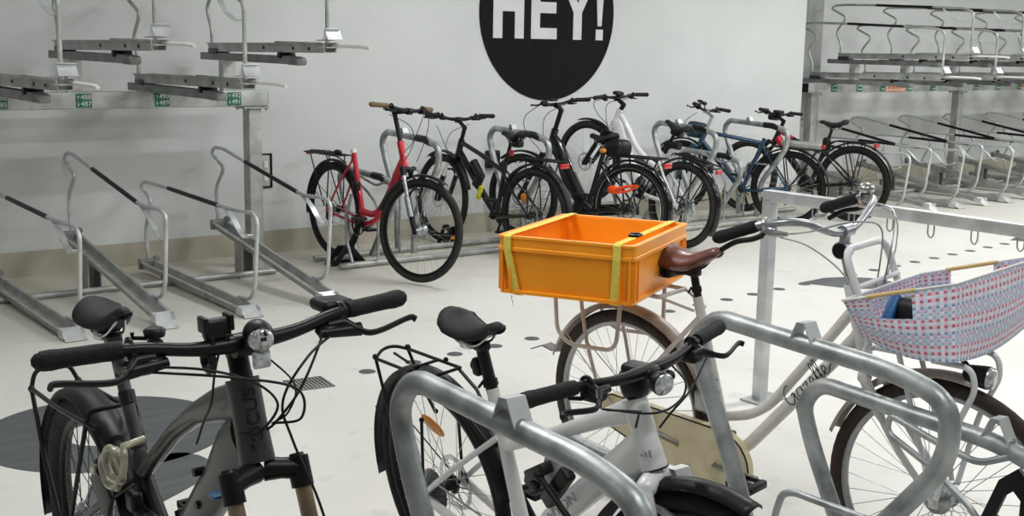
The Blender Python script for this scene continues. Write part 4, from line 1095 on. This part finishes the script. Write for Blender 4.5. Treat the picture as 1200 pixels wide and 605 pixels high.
fender(r_, (0, RR), .378, 10, 160, .056, 'mudcream', depth=.018, stays=(140,))
obj('mud_flap', MB().strip([(-.35, 0, .49), (-.40, 0, .50), (-.46, 0, .475)], .05, .004, (0, 1, 0)), 'black', r_)
fender(r_, (W_, RR), .378, 78, 160, .056, 'mudcream', S=S, depth=.018)
# chain case: stadium plate with window
def casepoly(rf, rr_, n=14):
    A = V((BB[0], BB[1])); B = V((0, RR)); d = (A-B).normalized(); th = math.atan2(d.y, d.x)
    return [(A.x+rf*math.cos(th+R(-90+180*k/n)), A.y+rf*math.sin(th+R(-90+180*k/n))) for k in range(n+1)]+[(B.x+rr_*math.cos(th+R(90+180*k/n)), B.y+rr_*math.sin(th+R(90+180*k/n))) for k in range(n+1)]
A = V((BB[0], BB[1])); B2 = V((0, RR)); d2 = (A-B2).normalized(); nn = V((-d2.y, d2.x))
outer = casepoly(.120, .062)
def lerp2(u, v_): p = B2+(A-B2)*u+nn*v_; return (p.x, p.y)
inner = []
mid = [lerp2(.66, 0)]*1
pc_ = B2+(A-B2)*.42
for (x, y) in outer:
    w = V((x, y))-pc_; u = w.dot(d2); v_ = w.dot(nn)
    u = max(-.13, min(.10, u)); v_ = max(-.014, min(.014, v_)); q = pc_+d2*u+nn*v_; inner.append((q.x, q.y))
cm = MB(); N_ = len(outer)
for k in range(N_):
    k2 = (k+1) % N_
    for y0, fl in ((-.075, 0), (-.045, 1)):
        f4 = [(outer[k][0], y0, outer[k][1]), (outer[k2][0], y0, outer[k2][1]), (inner[k2][0], y0, inner[k2][1]), (inner[k][0], y0, inner[k][1])]
        cm.add(f4, [(0, 1, 2, 3)], False)
    cm.add([(outer[k][0], -.075, outer[k][1]), (outer[k2][0], -.075, outer[k2][1]), (outer[k2][0], -.045, outer[k2][1]), (outer[k][0], -.045, outer[k][1])], [(3, 2, 1, 0)], False)
    cm.add([(inner[k][0], -.075, inner[k][1]), (inner[k2][0], -.075, inner[k2][1]), (inner[k2][0], -.045, inner[k2][1]), (inner[k][0], -.045, inner[k][1])], [(0, 1, 2, 3)], False)
cc = obj('chain_case', cm, 'cream', r_)
obj('edge_trim', MB().tube([(x, -.075, y) for x, y in outer], .0028, 6, closed=True), 'black', cc)
obj('screw', MB().lathe([(0, .006), (.003, .005)], (.33, -.076, .235), (0, -1, 0), 8).lathe([(0, .006), (.003, .005)], (.47, -.076, .30), (0, -1, 0), 8).lathe([(0, .006), (.003, .005)], (.10, -.076, .29), (0, -1, 0), 8), 'black', cc)
obj('cover_disc', MB().lathe([(0, .05), (.006, .048), (.008, .03)], (BB[0], -.075, BB[1]), (0, -1, 0), 24), 'cream', cc)
for s, a in ((-1, 2), (1, 182)):
    b = V((BB[0], 0, BB[1])); e = b+V((.17*math.cos(R(a)), s*.10, .17*math.sin(R(a))))
    ca = obj('crank_arm', MB().tube([b+V((0, s*.05, 0)), b+V((0, s*.092, 0)), e], [.014, .013, .011], 10, r2=[.014, .010, .008]), 'alu', r_)
    q = e+V((0, s*.055, 0)); p = MB()
    for dx in (-.038, .038): p.rbox(q+V((dx, 0, 0)), (.022, .09, .026), .006)
    p.rbox(q, (.06, .02, .014), .004).rbox(q+V((0, .042, 0)), (.08, .008, .016), .003).rbox(q-V((0, .042, 0)), (.08, .008, .016), .003)
    obj('pedal', p, 'black', ca)
obj('lock_cover', MB().rbox((.36, -.045, .465), (.05, .03, .07), .01), 'alu', r_)
# rear carrier, rosy cream tubes
rk = MB()
for s in (-1, 1):
    rk.tube(fillet([(-.30, s*.07, .79), (-.235, s*.115, .79), (-.225, s*.12, .61), (-.16, s*.125, .575), (.055, s*.125, .592), (.075, s*.115, .79)], .05, 6), .0075, 10)
    rk.tube(fillet([(-.15, s*.08, .79), (-.105, s*.10, .60), (-.06, s*.09, .43), (0, s*.075, RR+.01)], .05, 6), .007, 10)
    rk.tube([(-.32, s*.07, .795), (.20, s*.07, .795)], .0075, 10)
    rk.tube([(.20, s*.07, .795), (.315, s*.03, .76)], .005, 8)
for x in (-.32, -.16, .04, .20): rk.tube([(x, -.07, .795), (x, .07, .795)], .0075, 10)
for s in (-1, 1): rk.tube([(.075, s*.115, .79), (.075, s*.07, .795)], .0075, 10); rk.tube([(-.235, s*.115, .79), (-.235, s*.07, .795)], .0075, 10)
obj('luggage_rack', rk, 'rackcream', r_)
ks = MB().tube([(.22, .03, .28), (.16, .10, .15), (.12, .13, .02)], .007, 8); ks.tube([(.22, .03, .28), (.02, .03, .31)], .006, 8)
obj('kickstand', ks, 'alu', r_)
# front carrier, white tubes
fc = MB()
zc = .775
fc.tube(fillet([(.99, -.12, .80), (.965, -.12, .90), (.905, -.12, 1.057), (.905, .12, 1.052), (.965, .12, .90), (.99, .12, .80)], .045, 6), .011, 14)
fc.tube([(.946, -.12, .955), (.952, .12, .955)], .0075, 12)
fc.tube(fillet([(.98, -.07, zc), (1.20, -.07, zc), (1.20, .10, zc), (.98, .10, zc)], .03, 6), .0075, 12); fc.tube([(.98, -.12, zc), (.98, .12, zc)], .0085, 12)
for y in (-.02, .04): fc.tube([(.98, y, zc), (1.20, y, zc)], .005, 10)
for s in (-1, 1):
    fc.tube(fillet([(1.16, s*.085, zc), (1.27, s*.085, zc), (1.285, s*.085, zc-.06), (1.235, s*.082, .60), (1.185, s*.07, .37)], .05, 6), .0085, 12)
    fc.tube([(.99, s*.12, .80), (.98, s*.12, zc)], .010, 10)
    fc.tube([(1.05, s*.06, zc-.004), (1.17, s*.068, .38)], .008, 10)
obj('front_carrier', fc.xf(S), 'carrierw', r_)
hl = MB().lathe([(-.07, .012), (-.055, .026), (-.015, .032), (.0, .033)], (1.285, 0, .728), (1, 0, -.05), 18).tube([(1.20, 0, zc), (1.23, 0, .745)], .008, 8)
ho = obj('headlight', hl.xf(S), 'black', r_)
obj('lens', MB().lathe([(0, .032), (.012, .029), (.018, .014)], (1.286, 0, .728), (1, 0, -.05), 18).xf(S), 'lens', ho)

# crate strapped on the rear carrier
cm_ = T(2.69, 2.985, .812) @ RZ(28)
t = thing('plastic_crate', 'orange plastic crate strapped to the rear carrier behind the brown saddle', 'crate', cm_)
CL, CW = .585, .468
def rrect(l, w, r, z, n=4):
    out = []
    for cx, cy, a0 in ((l/2-r, w/2-r, 0), (-l/2+r, w/2-r, 90), (-l/2+r, -w/2+r, 180), (l/2-r, -w/2+r, 270)):
        for k in range(n+1): a = R(a0+90*k/n); out.append(V((cx+r*math.cos(a), cy+r*math.sin(a), z)))
    return out
prof = [(-.020, .0), (-.006, .0), (-.006, .010), (-.018, .012), (-.010, .138), (0, .140), (0, .150), (-.0035, .152), (-.0035, .178), (0, .180), (0, .188), (-.018, .188), (-.020, .182), (-.022, .14), (-.030, .02), (-.045, .008)]
rg = [rrect(CL+2*a, CW+2*a, .022, z) for a, z in prof]
mb = MB(); mb.loft(rg, smooth=False, cap=False)
mb.box((0, 0, .004), (CL-.08, CW-.08, .008))
bd = obj('body', mb, 'crate', t)
for s in (-1, 1):
    for x in (-.272, -.24, .24, .272): obj('rib', MB().box((x, s*(CW/2-.010), .075), (.006, .016, .13)), 'crate', bd)
    for y in (-.215, -.185, .185, .215): obj('rib', MB().box((s*(CL/2-.010), y, .075), (.016, .006, .13)), 'crate', bd)
for i, (y, lab) in enumerate(((.195, 'yellow strap round the left end of the orange crate'), (-.175, 'yellow strap with black buckle over the right end of the orange crate'))):
    tt = thing('tension_strap', lab, 'strap', cm_)
    x = CL/2; dy = -.03 if i == 0 else .01
    loop = [(-x+.03, y+dy, -.008), (-x+.012, y+dy, -.002), (-x-.003, y, .145), (-x-.003, y, .186), (-x+.006, y, .191), (-x+.03, y, .191), (0, y, .1905), (x-.03, y, .191), (x-.006, y, .191), (x+.003, y, .186), (x+.003, y, .145), (x-.012, y+dy, -.002), (x-.03, y+dy, -.008)]
    obj('webbing', MB().strip(loop, .026, .002, (0, 1, 0)), 'strap', tt)
    if i == 1: obj('buckle', MB().rbox((-.12, y, .196), (.045, .036, .01), .004).rbox((-.12, y, .202), (.012, .03, .006), .002), 'black', tt)
    else: obj('strap_hook', MB().tube(cr([(-x+.02, y-.01, -.008), (-x+.018, y-.01, -.02), (-x+.026, y-.01, -.03), (-x+.02, y-.01, -.042)], 4), .0014, 5), 'steel', tt)

# woven basket on the front carrier
rim = [V((2.745, 2.025, .92)), V((2.854, 1.752, 1.00)), V((3.36, 1.77, 1.032)), V((3.14, 2.05, .95))]
bot = [V((2.80, 1.99, .815)), V((2.835, 1.722, .796)), V((3.26, 1.77, .825)), V((3.14, 2.02, .83))]
cb = sum(rim, V((0, 0, 0)))/4
org = V((3.05, 1.9, .80))
t = thing('woven_basket', 'pink and blue woven basket with wooden handles on the front carrier', 'basket', T(*org))
# local, corners in order; near-left, near-right, far-right, far-left
Rm = [p-org for p in rim]; Bt = [p-org for p in bot]
mb = MB(); uvs = {}
def bulge(a, b, k): return a.lerp(b, k)
seglen = [(Rm[(i+1) % 4]-Rm[i]).length for i in range(4)]
H = .19
ctr = sum(Rm, V((0, 0, 0)))/4
faces_info = []
def side(i, inset=0., flip=False):
    a0, a1 = Rm[i], Rm[(i+1) % 4]; b0, b1 = Bt[i], Bt[(i+1) % 4]; nu, nv = 24, 10
    u0 = sum(seglen[:i])
    def P(u, v_):
        top = a0.lerp(a1, u); b = b0.lerp(b1, u); p = b.lerp(top, v_)
        out = V((p.x-ctr.x, p.y-ctr.y, 0)).normalized(); p = p+out*(.014*math.sin(PI*v_)*math.sin(PI*u))-out*inset
        p = p+V((0, 0, -.022*math.sin(PI*u)*(1-v_)))
        return p
    L = seglen[i]
    for a in range(nu):
        for c_ in range(nv):
            ua, ub = a/nu, (a+1)/nu; va, vb = c_/nv, (c_+1)/nv
            um = (ua+ub)/2; vm = (va+vb)/2
            if i in (0, 2) and (.25 if i == 0 else .42) < um < (.62 if i == 0 else .76) and vm > .60: continue
            o = mb.add([P(ua, va), P(ub, va), P(ub, vb), P(ua, vb)], [(0, 1, 2, 3) if not flip else (3, 2, 1, 0)], False)
            fi = len(mb.f)-1
            for vi, (uu, vv) in zip(range(o, o+4), ((ua, va), (ub, va), (ub, vb), (ua, vb))): mb.uv[(fi, vi)] = (u0+uu*L, vv*H)
for i in range(4): side(i, 0, False); side(i, .004, True)
o = mb.add(Bt, [(3, 2, 1, 0), (0, 1, 2, 3)], False)
for fi in (len(mb.f)-2, len(mb.f)-1):
    for vi in range(o, o+4): mb.uv[(fi, vi)] = (mb.v[vi].x, mb.v[vi].y)
body = obj('body', mb, M['weave'], t)
tr = MB()
for i in range(4):
    a0, a1 = Rm[i], Rm[(i+1) % 4]
    if i in (0, 2):
        q0, q1 = ((.25, .62) if i == 0 else (.42, .76)); tr.tube([a0, a0.lerp(a1, q0)], .0035, 8).tube([a0.lerp(a1, q1), a1], .0035, 8)
    else: tr.tube([a0, a1], .0035, 8)
    tr.ball(a0, .0036, 8)
obj('rim_edge', tr, 'white', body)
for i in (0, 2):
    a0, a1 = Rm[i], Rm[(i+1) % 4]
    obj('handle_stick', MB().tube([a0.lerp(a1, .22 if i == 0 else .39), a0.lerp(a1, .66 if i == 0 else .79)], .006, 10), 'bamboo', t, 'pale wooden handle stick')
# things in the basket
c = MB().rbox((0, 0, 0), (.05, .03, .09), .008, Matrix.Rotation(R(30), 3, 'Y') @ Matrix.Rotation(R(20), 3, 'Z'))
o = obj('water_bottle', c, 'bluedev'); o.location = (2.90, 1.97, .885); tag(o, 'blue plastic object lying in the woven basket behind its front handle hole', 'bottle')
c = MB()
pts = [(.05*math.cos(k*.9)+.01*math.sin(k*2.1), .07*math.sin(k*.9), .012*math.sin(k*1.7)) for k in range(16)]
c.tube(cr(pts, 5), .011, 8); c.rbox((0, 0, -.02), (.13, .18, .10), .03)
o = obj('bicycle_lock', c, 'black'); o.location = (2.955, 1.88, .895); tag(o, 'black bundled lock lying in the woven basket', 'lock')

# ---- back row -------------------------------------------------------------
# 4 red step-through bike
r_ = bike_root('trekking_bicycle', 'red step-through bike without saddle parked by the left end of the wall hoops', (4.40, 7.76, .035), -88)
HB, HT, BB, W_, RR = (.90, .74), (.845, .91), (.40, .29), 1.07, .35
S = steer_mtx(HB, HT, 17)
wheel(r_, (0, RR), RR, .021, None, 'rubber', 'rim_black', 'spoke', 24, cassette=.06)
wheel(r_, (W_, RR-.02), RR, .021, S, 'rubber_dust', 'rim_black', 'spoke', 28, dynamo=True, hubm='alu')
mb = MB(); headtube(mb, HB, HT, .024)
mb.tube(cr([(.885, 0, .80), (.80, 0, .68), (.70, 0, .53), (.60, 0, .42), (.50, 0, .375), (.36, 0, .385)], 5), [.026]*6+[.022]*20, 14, ref=(0, 1, 0), r2=.024)
mb.tube(cr([(.90, 0, .76), (.80, 0, .61), (.68, 0, .45), (.55, 0, .34), (.40, 0, .29)], 5), .02, 14)
mb.tube([(.262, 0, .80), (.40, 0, .29)], .0185, 14)
stays(mb, (.275, .74), (0, RR), BB, .008, .009, .062)
fr_ = obj('frame', mb, 'red', r_)
obj('seat_clamp', MB().lathe([(-.015, .022), (.012, .022)], (.262, 0, .80), (-.25, 0, .97), 14), 'white', fr_)
obj('lettering', text_mb('KTM', .03, T(.80, -.026, .668) @ RY(-56) @ RX(90), .0004), 'white', fr_) if False else None
sus_fork(r_, HB, (W_, RR-.02), S, 'black', 'steel', 'blackm', .058)
for q in (-.062, .062): obj('fork_guard', MB().tube([(.985, q, .55), (1.03, q, .42)], .022, 10).xf(S), 'alu', r_)
stem(r_, HT, (.90, 1.115), S, up=.19, r=.016)
hbq = flatbar(r_, (.90, 1.12), .32, S, rise=.02, sweep=.06, gripm='tan')
fender(r_, (0, RR), .375, 15, 190, .055, 'black', stays=(150,))
fender(r_, (W_, RR-.02), .378, 60, 165, .052, 'black', S=S)
rear_rack(r_, .755, -.33, .14, .065, (0, RR), slats=3)
obj('rack_strap', MB().strip([(-.33, 0, .765), (-.1, .01, .775), (.12, 0, .765)], .02, .004, (0, 1, 0)).ball((.05, 0, .775), (.04, .03, .02), 10), 'black', r_)
obj('rear_light', MB().rbox((-.345, 0, .745), (.02, .06, .03), .006), 'redlens', r_)
drivetrain(r_, BB, (0, RR), True, .08, .165, 25)
obj('front_pouch', MB().rbox((.345, -.03, .56), (.05, .05, .07), .015), 'black', r_)
lamp_front(r_, (.99, .70), S, .026, .05)
ks = MB().tube([(.33, -.06, .50), (.30, -.09, .36), (.33, -.10, .16), (.40, -.10, .02)], .012, 8)
obj('kickstand', ks, 'alu', r_)
cable(r_, [(.95, -.16, 1.10), (1.02, -.05, 1.03), (1.0, .0, .93), (.92, -.02, .84), (.86, -.02, .76)])
cable(r_, [(.95, .16, 1.10), (1.05, .08, 1.0), (1.03, .05, .88), (.98, .04, .78)])
cable(r_, [(.93, .14, 1.11), (1.0, .03, .98), (.98, -.01, .86), (.92, -.02, .78)])

# 5 black mountain bike
r_ = bike_root('mountain_bicycle', 'black hardtail bike with white fork tubes second from left along the wall', (5.62, 6.93, 0), 95)
HB, HT, BB, W_, RR = (.885, .73), (.842, .86), (.42, .30), 1.09, .355
S = steer_mtx(HB, HT, -6)
wheel(r_, (0, RR), RR, .024, None, 'rubber_dust', 'rim_black', 'spoke_dark', 24, disc=.08, cassette=.065)
wheel(r_, (W_, RR+.02), RR, .024, S, 'rubber', 'rim_black', 'spoke', 28, disc=.08)
mb = MB(); headtube(mb, HB, HT, .025)
mb.tube([(.85, 0, .84), (.60, 0, .755), (.36, 0, .655)], .018, 14)
mb.tube([(.87, 0, .77), (.64, 0, .52), (.43, 0, .31)], .026, 14)
mb.tube([(.325, 0, .73), (.42, 0, .30)], .0175, 14)
stays(mb, (.345, .66), (0, RR), BB, .009, .011, .068)
obj('frame', mb, 'blackg', r_)
sus_fork(r_, HB, (W_, RR+.02), S, 'black', 'white', 'black', .062)
stem(r_, HT, (.90, 1.01), S, up=.09, r=.017)
hbq = flatbar(r_, (.90, 1.015), .32, S, rise=.03, sweep=.03)
seatpost(r_, (.325, .72), (.27, .885), 'black')
saddle(r_, (.24, .945), .27, .145)
obj('saddle_bag', MB().rbox((.20, 0, .875), (.09, .07, .06), .02), 'black', r_)
obj('rear_light', MB().rbox((.265, 0, .80), (.03, .035, .045), .01), 'redlens', r_)
fender(r_, (0, RR), .388, 15, 205, .058, 'black')
fender(r_, (W_, RR+.02), .388, 55, 165, .055, 'black', S=S)
rear_rack(r_, .775, -.28, .14, .065, (0, RR), slats=3)
obj('rack_reflector', MB().rbox((-.30, 0, .745), (.015, .09, .035), .006), 'redlens', r_)
drivetrain(r_, BB, (0, RR), True, .08, .17, -60)
obj('bottle', MB().tube([(.60, 0, .58), (.70, 0, .70)], .034, 14), 'black', r_)
lk = MB().rbox((.585, .03, .47), (.035, .03, .11), .008, RY3(-20)); obj('lock_body', MB().rbox((.60, .035, .56), (.08, .04, .12), .012, RY3(-30)), 'black', r_); obj('lock_band', lk, 'yellow', r_, 'yellow green band on the lock')
obj('reflector', MB().ball((.09, .03, .48), (.035, .006, .035), 12), 'amber', r_)
obj('reflector', MB().ball((W_-.02, .03, .52), (.045, .006, .018), 12).xf(S), 'amber', r_)
cable(r_, [(.95, .17, .97), (1.0, .1, .92), (.98, .05, .80), (.92, .03, .72)]); cable(r_, [(.95, -.17, .97), (1.03, -.05, .90), (1.0, .03, .78), (.93, .03, .68), (.85, .03, .70)])

# 6 black step-through e-bike
r_ = bike_root('electric_bicycle', 'black step-through e-bike with orange frame lock and yellow rear bag light', (6.50, 6.83, 0), 101)
HB, HT, BB, W_, RR = (.835, .73), (.775, .93), (.44, .29), 1.10, .355
S = steer_mtx(HB, HT, 4)
wheel(r_, (0, RR), RR, .024, None, 'rubber', 'rim_black', 'spoke', 28, disc=.08, stripe=True)
wheel(r_, (W_, RR), RR, .024, S, 'rubber', 'rim_black', 'spoke_dark', 28, disc=.08)
mb = MB(); headtube(mb, HB, HT, .03)
mb.tube([(.80, 0, .86), (.74, 0, .78), (.60, 0, .55), (.46, 0, .32)], [.03, .045, .046, .044], 16, ref=(0, 1, 0), r2=[.05, .065, .06, .06])
mb.tube([(.27, 0, .80), (.43, 0, .30)], .019, 14)
stays(mb, (.30, .70), (0, RR), BB, .010, .013, .068)
obj('frame', mb, 'blackg', r_)
obj('battery_edge', MB().tube([(.73, .04, .70), (.52, .04, .36)], .006, 8), 'blackm', r_)
sus_fork(r_, HB, (W_, RR), S, 'black', 'blackm', 'black', .06)
stem(r_, HT, (.76, 1.125), S, up=.15, r=.02)
hbq = flatbar(r_, (.78, 1.13), .33, S, rise=.03, sweep=.11)
obj('display', MB().rbox((.80, .0, 1.165), (.05, .08, .02), .008).xf(S), 'black', hbq)
seatpost(r_, (.27, .79), (.26, .86), 'black')
saddle(r_, (.285, .905), .26, .18, thick=.06)
bg = MB().rbox((.14, 0, .82), (.19, .17, .14), .05)
bo_ = obj('seat_bag', bg, 'black', r_)
obj('bag_light', MB().ball((.22, .085, .80), (.034, .02, .02), 12), 'amber', bo_, 'yellow round light on the bag')
fender(r_, (0, RR), .388, 10, 205, .062, 'blackg')
fender(r_, (W_, RR), .388, 50, 170, .06, 'black', S=S)
rear_rack(r_, .765, -.30, .18, .07, (0, RR), slats=3, r=.007)
obj('rear_light', MB().rbox((-.33, 0, .715), (.02, .10, .04), .008), 'redlens', r_)
lk = MB().ball((.12, .075, .50), (.055, .02, .035), 14); lk.tube([(.10, .08, .50), (-.02, .08, .54), (-.12, .08, .555)], [.018, .012, .006], 8); lk.tube([(.10, .08, .48), (-.02, .08, .50), (-.12, .08, .545)], [.012, .01, .006], 8)
obj('frame_lock', lk, 'orange', r_, 'bright orange frame lock over the rear wheel')
drivetrain(r_, BB, (0, RR), False, .08, .165, -70, motor=(.02, .02, .2, .16, -30))
ccv = MB().rbox((.22, -.06, .32), (.52, .025, .09), .02, RY3(7)); ccv.rbox((.22, .06, .325), (.5, .015, .035), .006, RY3(7)); obj('chain_guard', ccv, 'black', r_)
cable(r_, [(.80, .17, 1.13), (.93, .2, 1.03), (.96, .15, .9), (.90, .06, .77), (.84, .04, .70)], .003); cable(r_, [(.80, -.17, 1.13), (.92, -.05, 1.03), (.90, 0, .85), (.83, .03, .75)], .003)

# 7 white e-bike with raised front wheel
r_ = bike_root('electric_bicycle', 'white e-bike by the wall with its black front wheel raised in the stand', (7.08, 6.93, 0), 94, pitch=14)
HB, HT, BB, W_, RR = (.915, .70), (.865, .90), (.44, .31), 1.11, .355
S = steer_mtx(HB, HT, 3)
wheel(r_, (0, RR), RR, .026, None, 'rubber_dust', 'rim_black', 'spoke', 28, disc=.08, cassette=.06)
wheel(r_, (W_, RR), RR, .026, S, 'rubber_dust', 'rim_black', 'spoke', 28, disc=.08)
mb = MB(); headtube(mb, HB, HT, .032)
mb.tube(cr([(.875, 0, .86), (.78, 0, .80), (.62, 0, .66), (.46, 0, .585), (.33, 0, .56)], 5), [.024]*21, 14)
mb.tube([(.90, 0, .80), (.84, 0, .74), (.66, 0, .50), (.47, 0, .34)], [.034, .045, .044, .04], 16, ref=(0, 1, 0), r2=[.06, .075, .062, .056])
mb.tube([(.30, 0, .70), (.43, 0, .32)], .02, 14)
stays(mb, (.325, .62), (0, RR), BB, .011, .014, .068)
obj('frame', mb, 'wbike', r_)
obj('plate', MB().rbox((.10, .078, .28), (.10, .012, .16), .02, RY3(20)), 'wbike', r_)
sus_fork(r_, HB, (W_, RR), S, 'black', 'blackm', 'black', .062)
stem(r_, HT, (.93, .975), S, up=.04, r=.02)
hbq = flatbar(r_, (.93, .985), .34, S, rise=.02, sweep=.04)
obj('display', MB().rbox((.93, .0, 1.02), (.06, .09, .03), .01).xf(S), 'black', hbq)
seatpost(r_, (.30, .69), (.245, .88), 'black')
saddle(r_, (.225, .955), .28, .15)
obj('saddle_bag', MB().rbox((.22, 0, .895), (.11, .07, .05), .02), 'black', r_)
fender(r_, (0, RR), .39, 20, 200, .06, 'blackg', stays=(150,))
fender(r_, (W_, RR), .378, 60, 165, .06, 'black', S=S)
rear_rack(r_, .755, -.26, .15, .065, (0, RR), slats=3, r=.006)
obj('seat_roll', MB().tube([(.16, 0, .80), (.30, 0, .78)], .03, 10), 'black', r_)
obj('rear_light', MB().rbox((-.28, 0, .73), (.02, .08, .03), .006), 'redlens', r_)
drivetrain(r_, BB, (0, RR), True, .08, .165, 200, motor=(.02, .03, .18, .15, -30), mcol='alu')
cable(r_, [(.96, .17, .96), (1.05, .15, .90), (1.03, .08, .80), (.93, .04, .74)], .003); cable(r_, [(.96, -.17, .96), (1.04, -.02, .9), (.99, .03, .8), (.92, .04, .7)], .003)

# 8 blue bike
r_ = bike_root('trekking_bicycle', 'petrol blue bike with a dark blue handlebar bag and silver rear battery', (8.83, 7.22, 0), 121, pitch=3)
HB, HT, BB, W_, RR = (.86, .66), (.81, .81), (.42, .28), 1.04, .345
S = steer_mtx(HB, HT, -22)
wheel(r_, (0, RR), RR, .023, None, 'rubber', 'rim_black', 'spoke', 24, disc=.08)
wheel(r_, (W_, RR), RR, .023, S, 'rubber', 'rim_black', 'spoke', 24)
mb = MB(); headtube(mb, HB, HT, .025)
mb.tube([(.82, 0, .79), (.27, 0, .735)], .019, 14)
mb.tube([(.85, 0, .71), (.43, 0, .29)], .025, 14)
mb.tube([(.26, 0, .78), (.42, 0, .28)], .019, 14)
stays(mb, (.275, .72), (0, RR), BB, .009, .011, .065)
obj('frame', mb, 'blue', r_)
sus_fork(r_, HB, (W_, RR), S, 'blue', 'steel', 'blue', .06)
stem(r_, HT, (.84, .98), S, up=.12, r=.016, m='steel')
hbq = flatbar(r_, (.84, .99), .31, S, rise=.03, sweep=.06)
obj('mirror', MB().ball((.84, .12, 1.06), (.02, .05, .015), 10).tube([(.84, .10, 1.0), (.84, .12, 1.06)], .005, 6).xf(S), 'black', hbq)
obj('mirror', MB().ball((.86, .02, 1.05), (.02, .05, .018), 10).tube([(.84, .02, .99), (.86, .02, 1.05)], .006, 6).xf(S), 'black', hbq)
obj('handlebar_bag', MB().rbox((.93, -.03, .80), (.12, .22, .15), .04).xf(S), 'bluebag', r_)
fender(r_, (0, RR), .375, 15, 200, .055, 'black', stays=(150,))
fender(r_, (W_, RR), .375, 40, 170, .055, 'black', S=S)
rear_rack(r_, .72, -.33, .18, .065, (0, RR), slats=2, r=.006)
b_ = obj('battery', MB().rbox((-.08, 0, .755), (.36, .12, .06), .02), 'battery_silver', r_)
obj('rear_light', MB().rbox((-.28, 0, .755), (.03, .07, .035), .01), 'redlens', b_)
drivetrain(r_, BB, (0, RR), True, .08, .165, 250)
obj('bottle_cage', MB().tube([(.52, .02, .45), (.62, .02, .56)], .03, 10), 'alu', r_)
cable(r_, [(.88, .15, .97), (.98, .15, .88), (.97, .1, .76), (.9, .04, .68)], .003)

# 9 far black and red mountain bike
r_ = bike_root('mountain_bicycle', 'black and red mountain bike farthest right along the wall, by the grey pillar', (9.60, 7.05, 0), 109)
HB, HT, BB, W_, RR = (.80, .72), (.745, .85), (.43, .31), 1.09, .36
S = steer_mtx(HB, HT, -14)
wheel(r_, (0, RR), RR, .028, None, 'rubber', 'rim_black', 'spoke_dark', 28, disc=.08, cassette=.07)
wheel(r_, (W_, RR), RR, .028, S, 'rubber_dust', 'rim_black', 'spoke', 28, disc=.08)
mb = MB(); headtube(mb, HB, HT, .028)
mb.tube([(.76, 0, .82), (.55, 0, .72), (.34, 0, .64)], .021, 14)
mb.tube([(.78, 0, .76), (.62, 0, .55), (.45, 0, .34)], .036, 14)
mb.tube([(.29, 0, .70), (.42, 0, .31)], .019, 14)
stays(mb, (.31, .66), (0, RR), BB, .010, .013, .07)
fr_ = obj('frame', mb, 'blackg', r_)
obj('colour_band', MB().tube([(.755, 0, .819), (.62, 0, .753)], .0225, 14).tube([(.775, 0, .755), (.70, 0, .66)], .0375, 14), 'red', fr_, 'red part of the frame')
sus_fork(r_, HB, (W_, RR), S, 'black', 'blackm', 'black', .064)
stem(r_, HT, (.80, .965), S, up=.06, r=.019)
hbq = flatbar(r_, (.80, .975), .36, S, rise=.03, sweep=.04)
obj('display', MB().rbox((.79, .0, 1.0), (.08, .1, .04), .015).rbox((.84, 0, .95), (.06, .14, .06), .02).xf(S), 'black', hbq)
seatpost(r_, (.29, .69), (.235, .865), 'black')
obj('post_bag', MB().rbox((.28, 0, .72), (.08, .07, .13), .03), 'black', r_)
saddle(r_, (.22, .93), .28, .145)
fender(r_, (0, RR), .395, 12, 172, .062, 'black')
rear_rack(r_, .755, -.18, .2, .055, (0, RR), slats=2, r=.006)
obj('rear_light', MB().rbox((-.20, 0, .73), (.03, .09, .04), .008), 'redlens', r_)
drivetrain(r_, BB, (0, RR), True, .075, .17, 260, motor=(.02, .02, .17, .14, -30))

# ------------------------------------------------------------------ light, camera
def area(x, y, z, sx, sy, p, rot=(0, 0, 0), col=(.985, .99, 1)):
    l = bpy.data.lights.new('lamp_light', 'AREA'); l.shape = 'RECTANGLE'; l.size = sx; l.size_y = sy; l.energy = p; l.color = col
    o = bpy.data.objects.new('lamp_light', l); COL.objects.link(o); o.location = (x, y, z); o.rotation_euler = rot; return o
for j, (y, p) in enumerate(((.6, 62), (3.4, 78), (6.0, 70))):
    for i, x in enumerate((-2.5, 1.5, 5.5, 9.5, 13.5, 17.5)):
        k = {-2.5: .2, 1.5: .75, 5.5: .95, 9.5: 1.05, 13.5: 1.3, 17.5: 1.}[x]*(.35 if (y > 5 and x < 3) else 1)
        area(x, y, CH-.11, 1.4, .1, p*k)
w = bpy.data.worlds.new('world'); SC.world = w; w.use_nodes = True
w.node_tree.nodes['Background'].inputs[0].default_value = (.8, .82, .85, 1); w.node_tree.nodes['Background'].inputs[1].default_value = .3
cd = bpy.data.cameras.new('camera'); cam = bpy.data.objects.new('camera', cd); COL.objects.link(cam)
cd.sensor_fit = 'HORIZONTAL'; cd.sensor_width = 36; cd.lens = 36*1420/1200; cd.clip_start = .02
# yaw 38 deg right of the wall normal, pitch 9.98 down, roll 1.07
cam.matrix_world = T(0, 0, 1.6) @ RZ(-38) @ RX(90-9.98) @ RZ(1.07)
SC.camera = cam
SC.view_settings.view_transform = 'Standard'; SC.view_settings.look = 'None'
SC.view_settings.exposure = -0.35; SC.view_settings.gamma = 1; SC.view_settings.use_curve_mapping = False
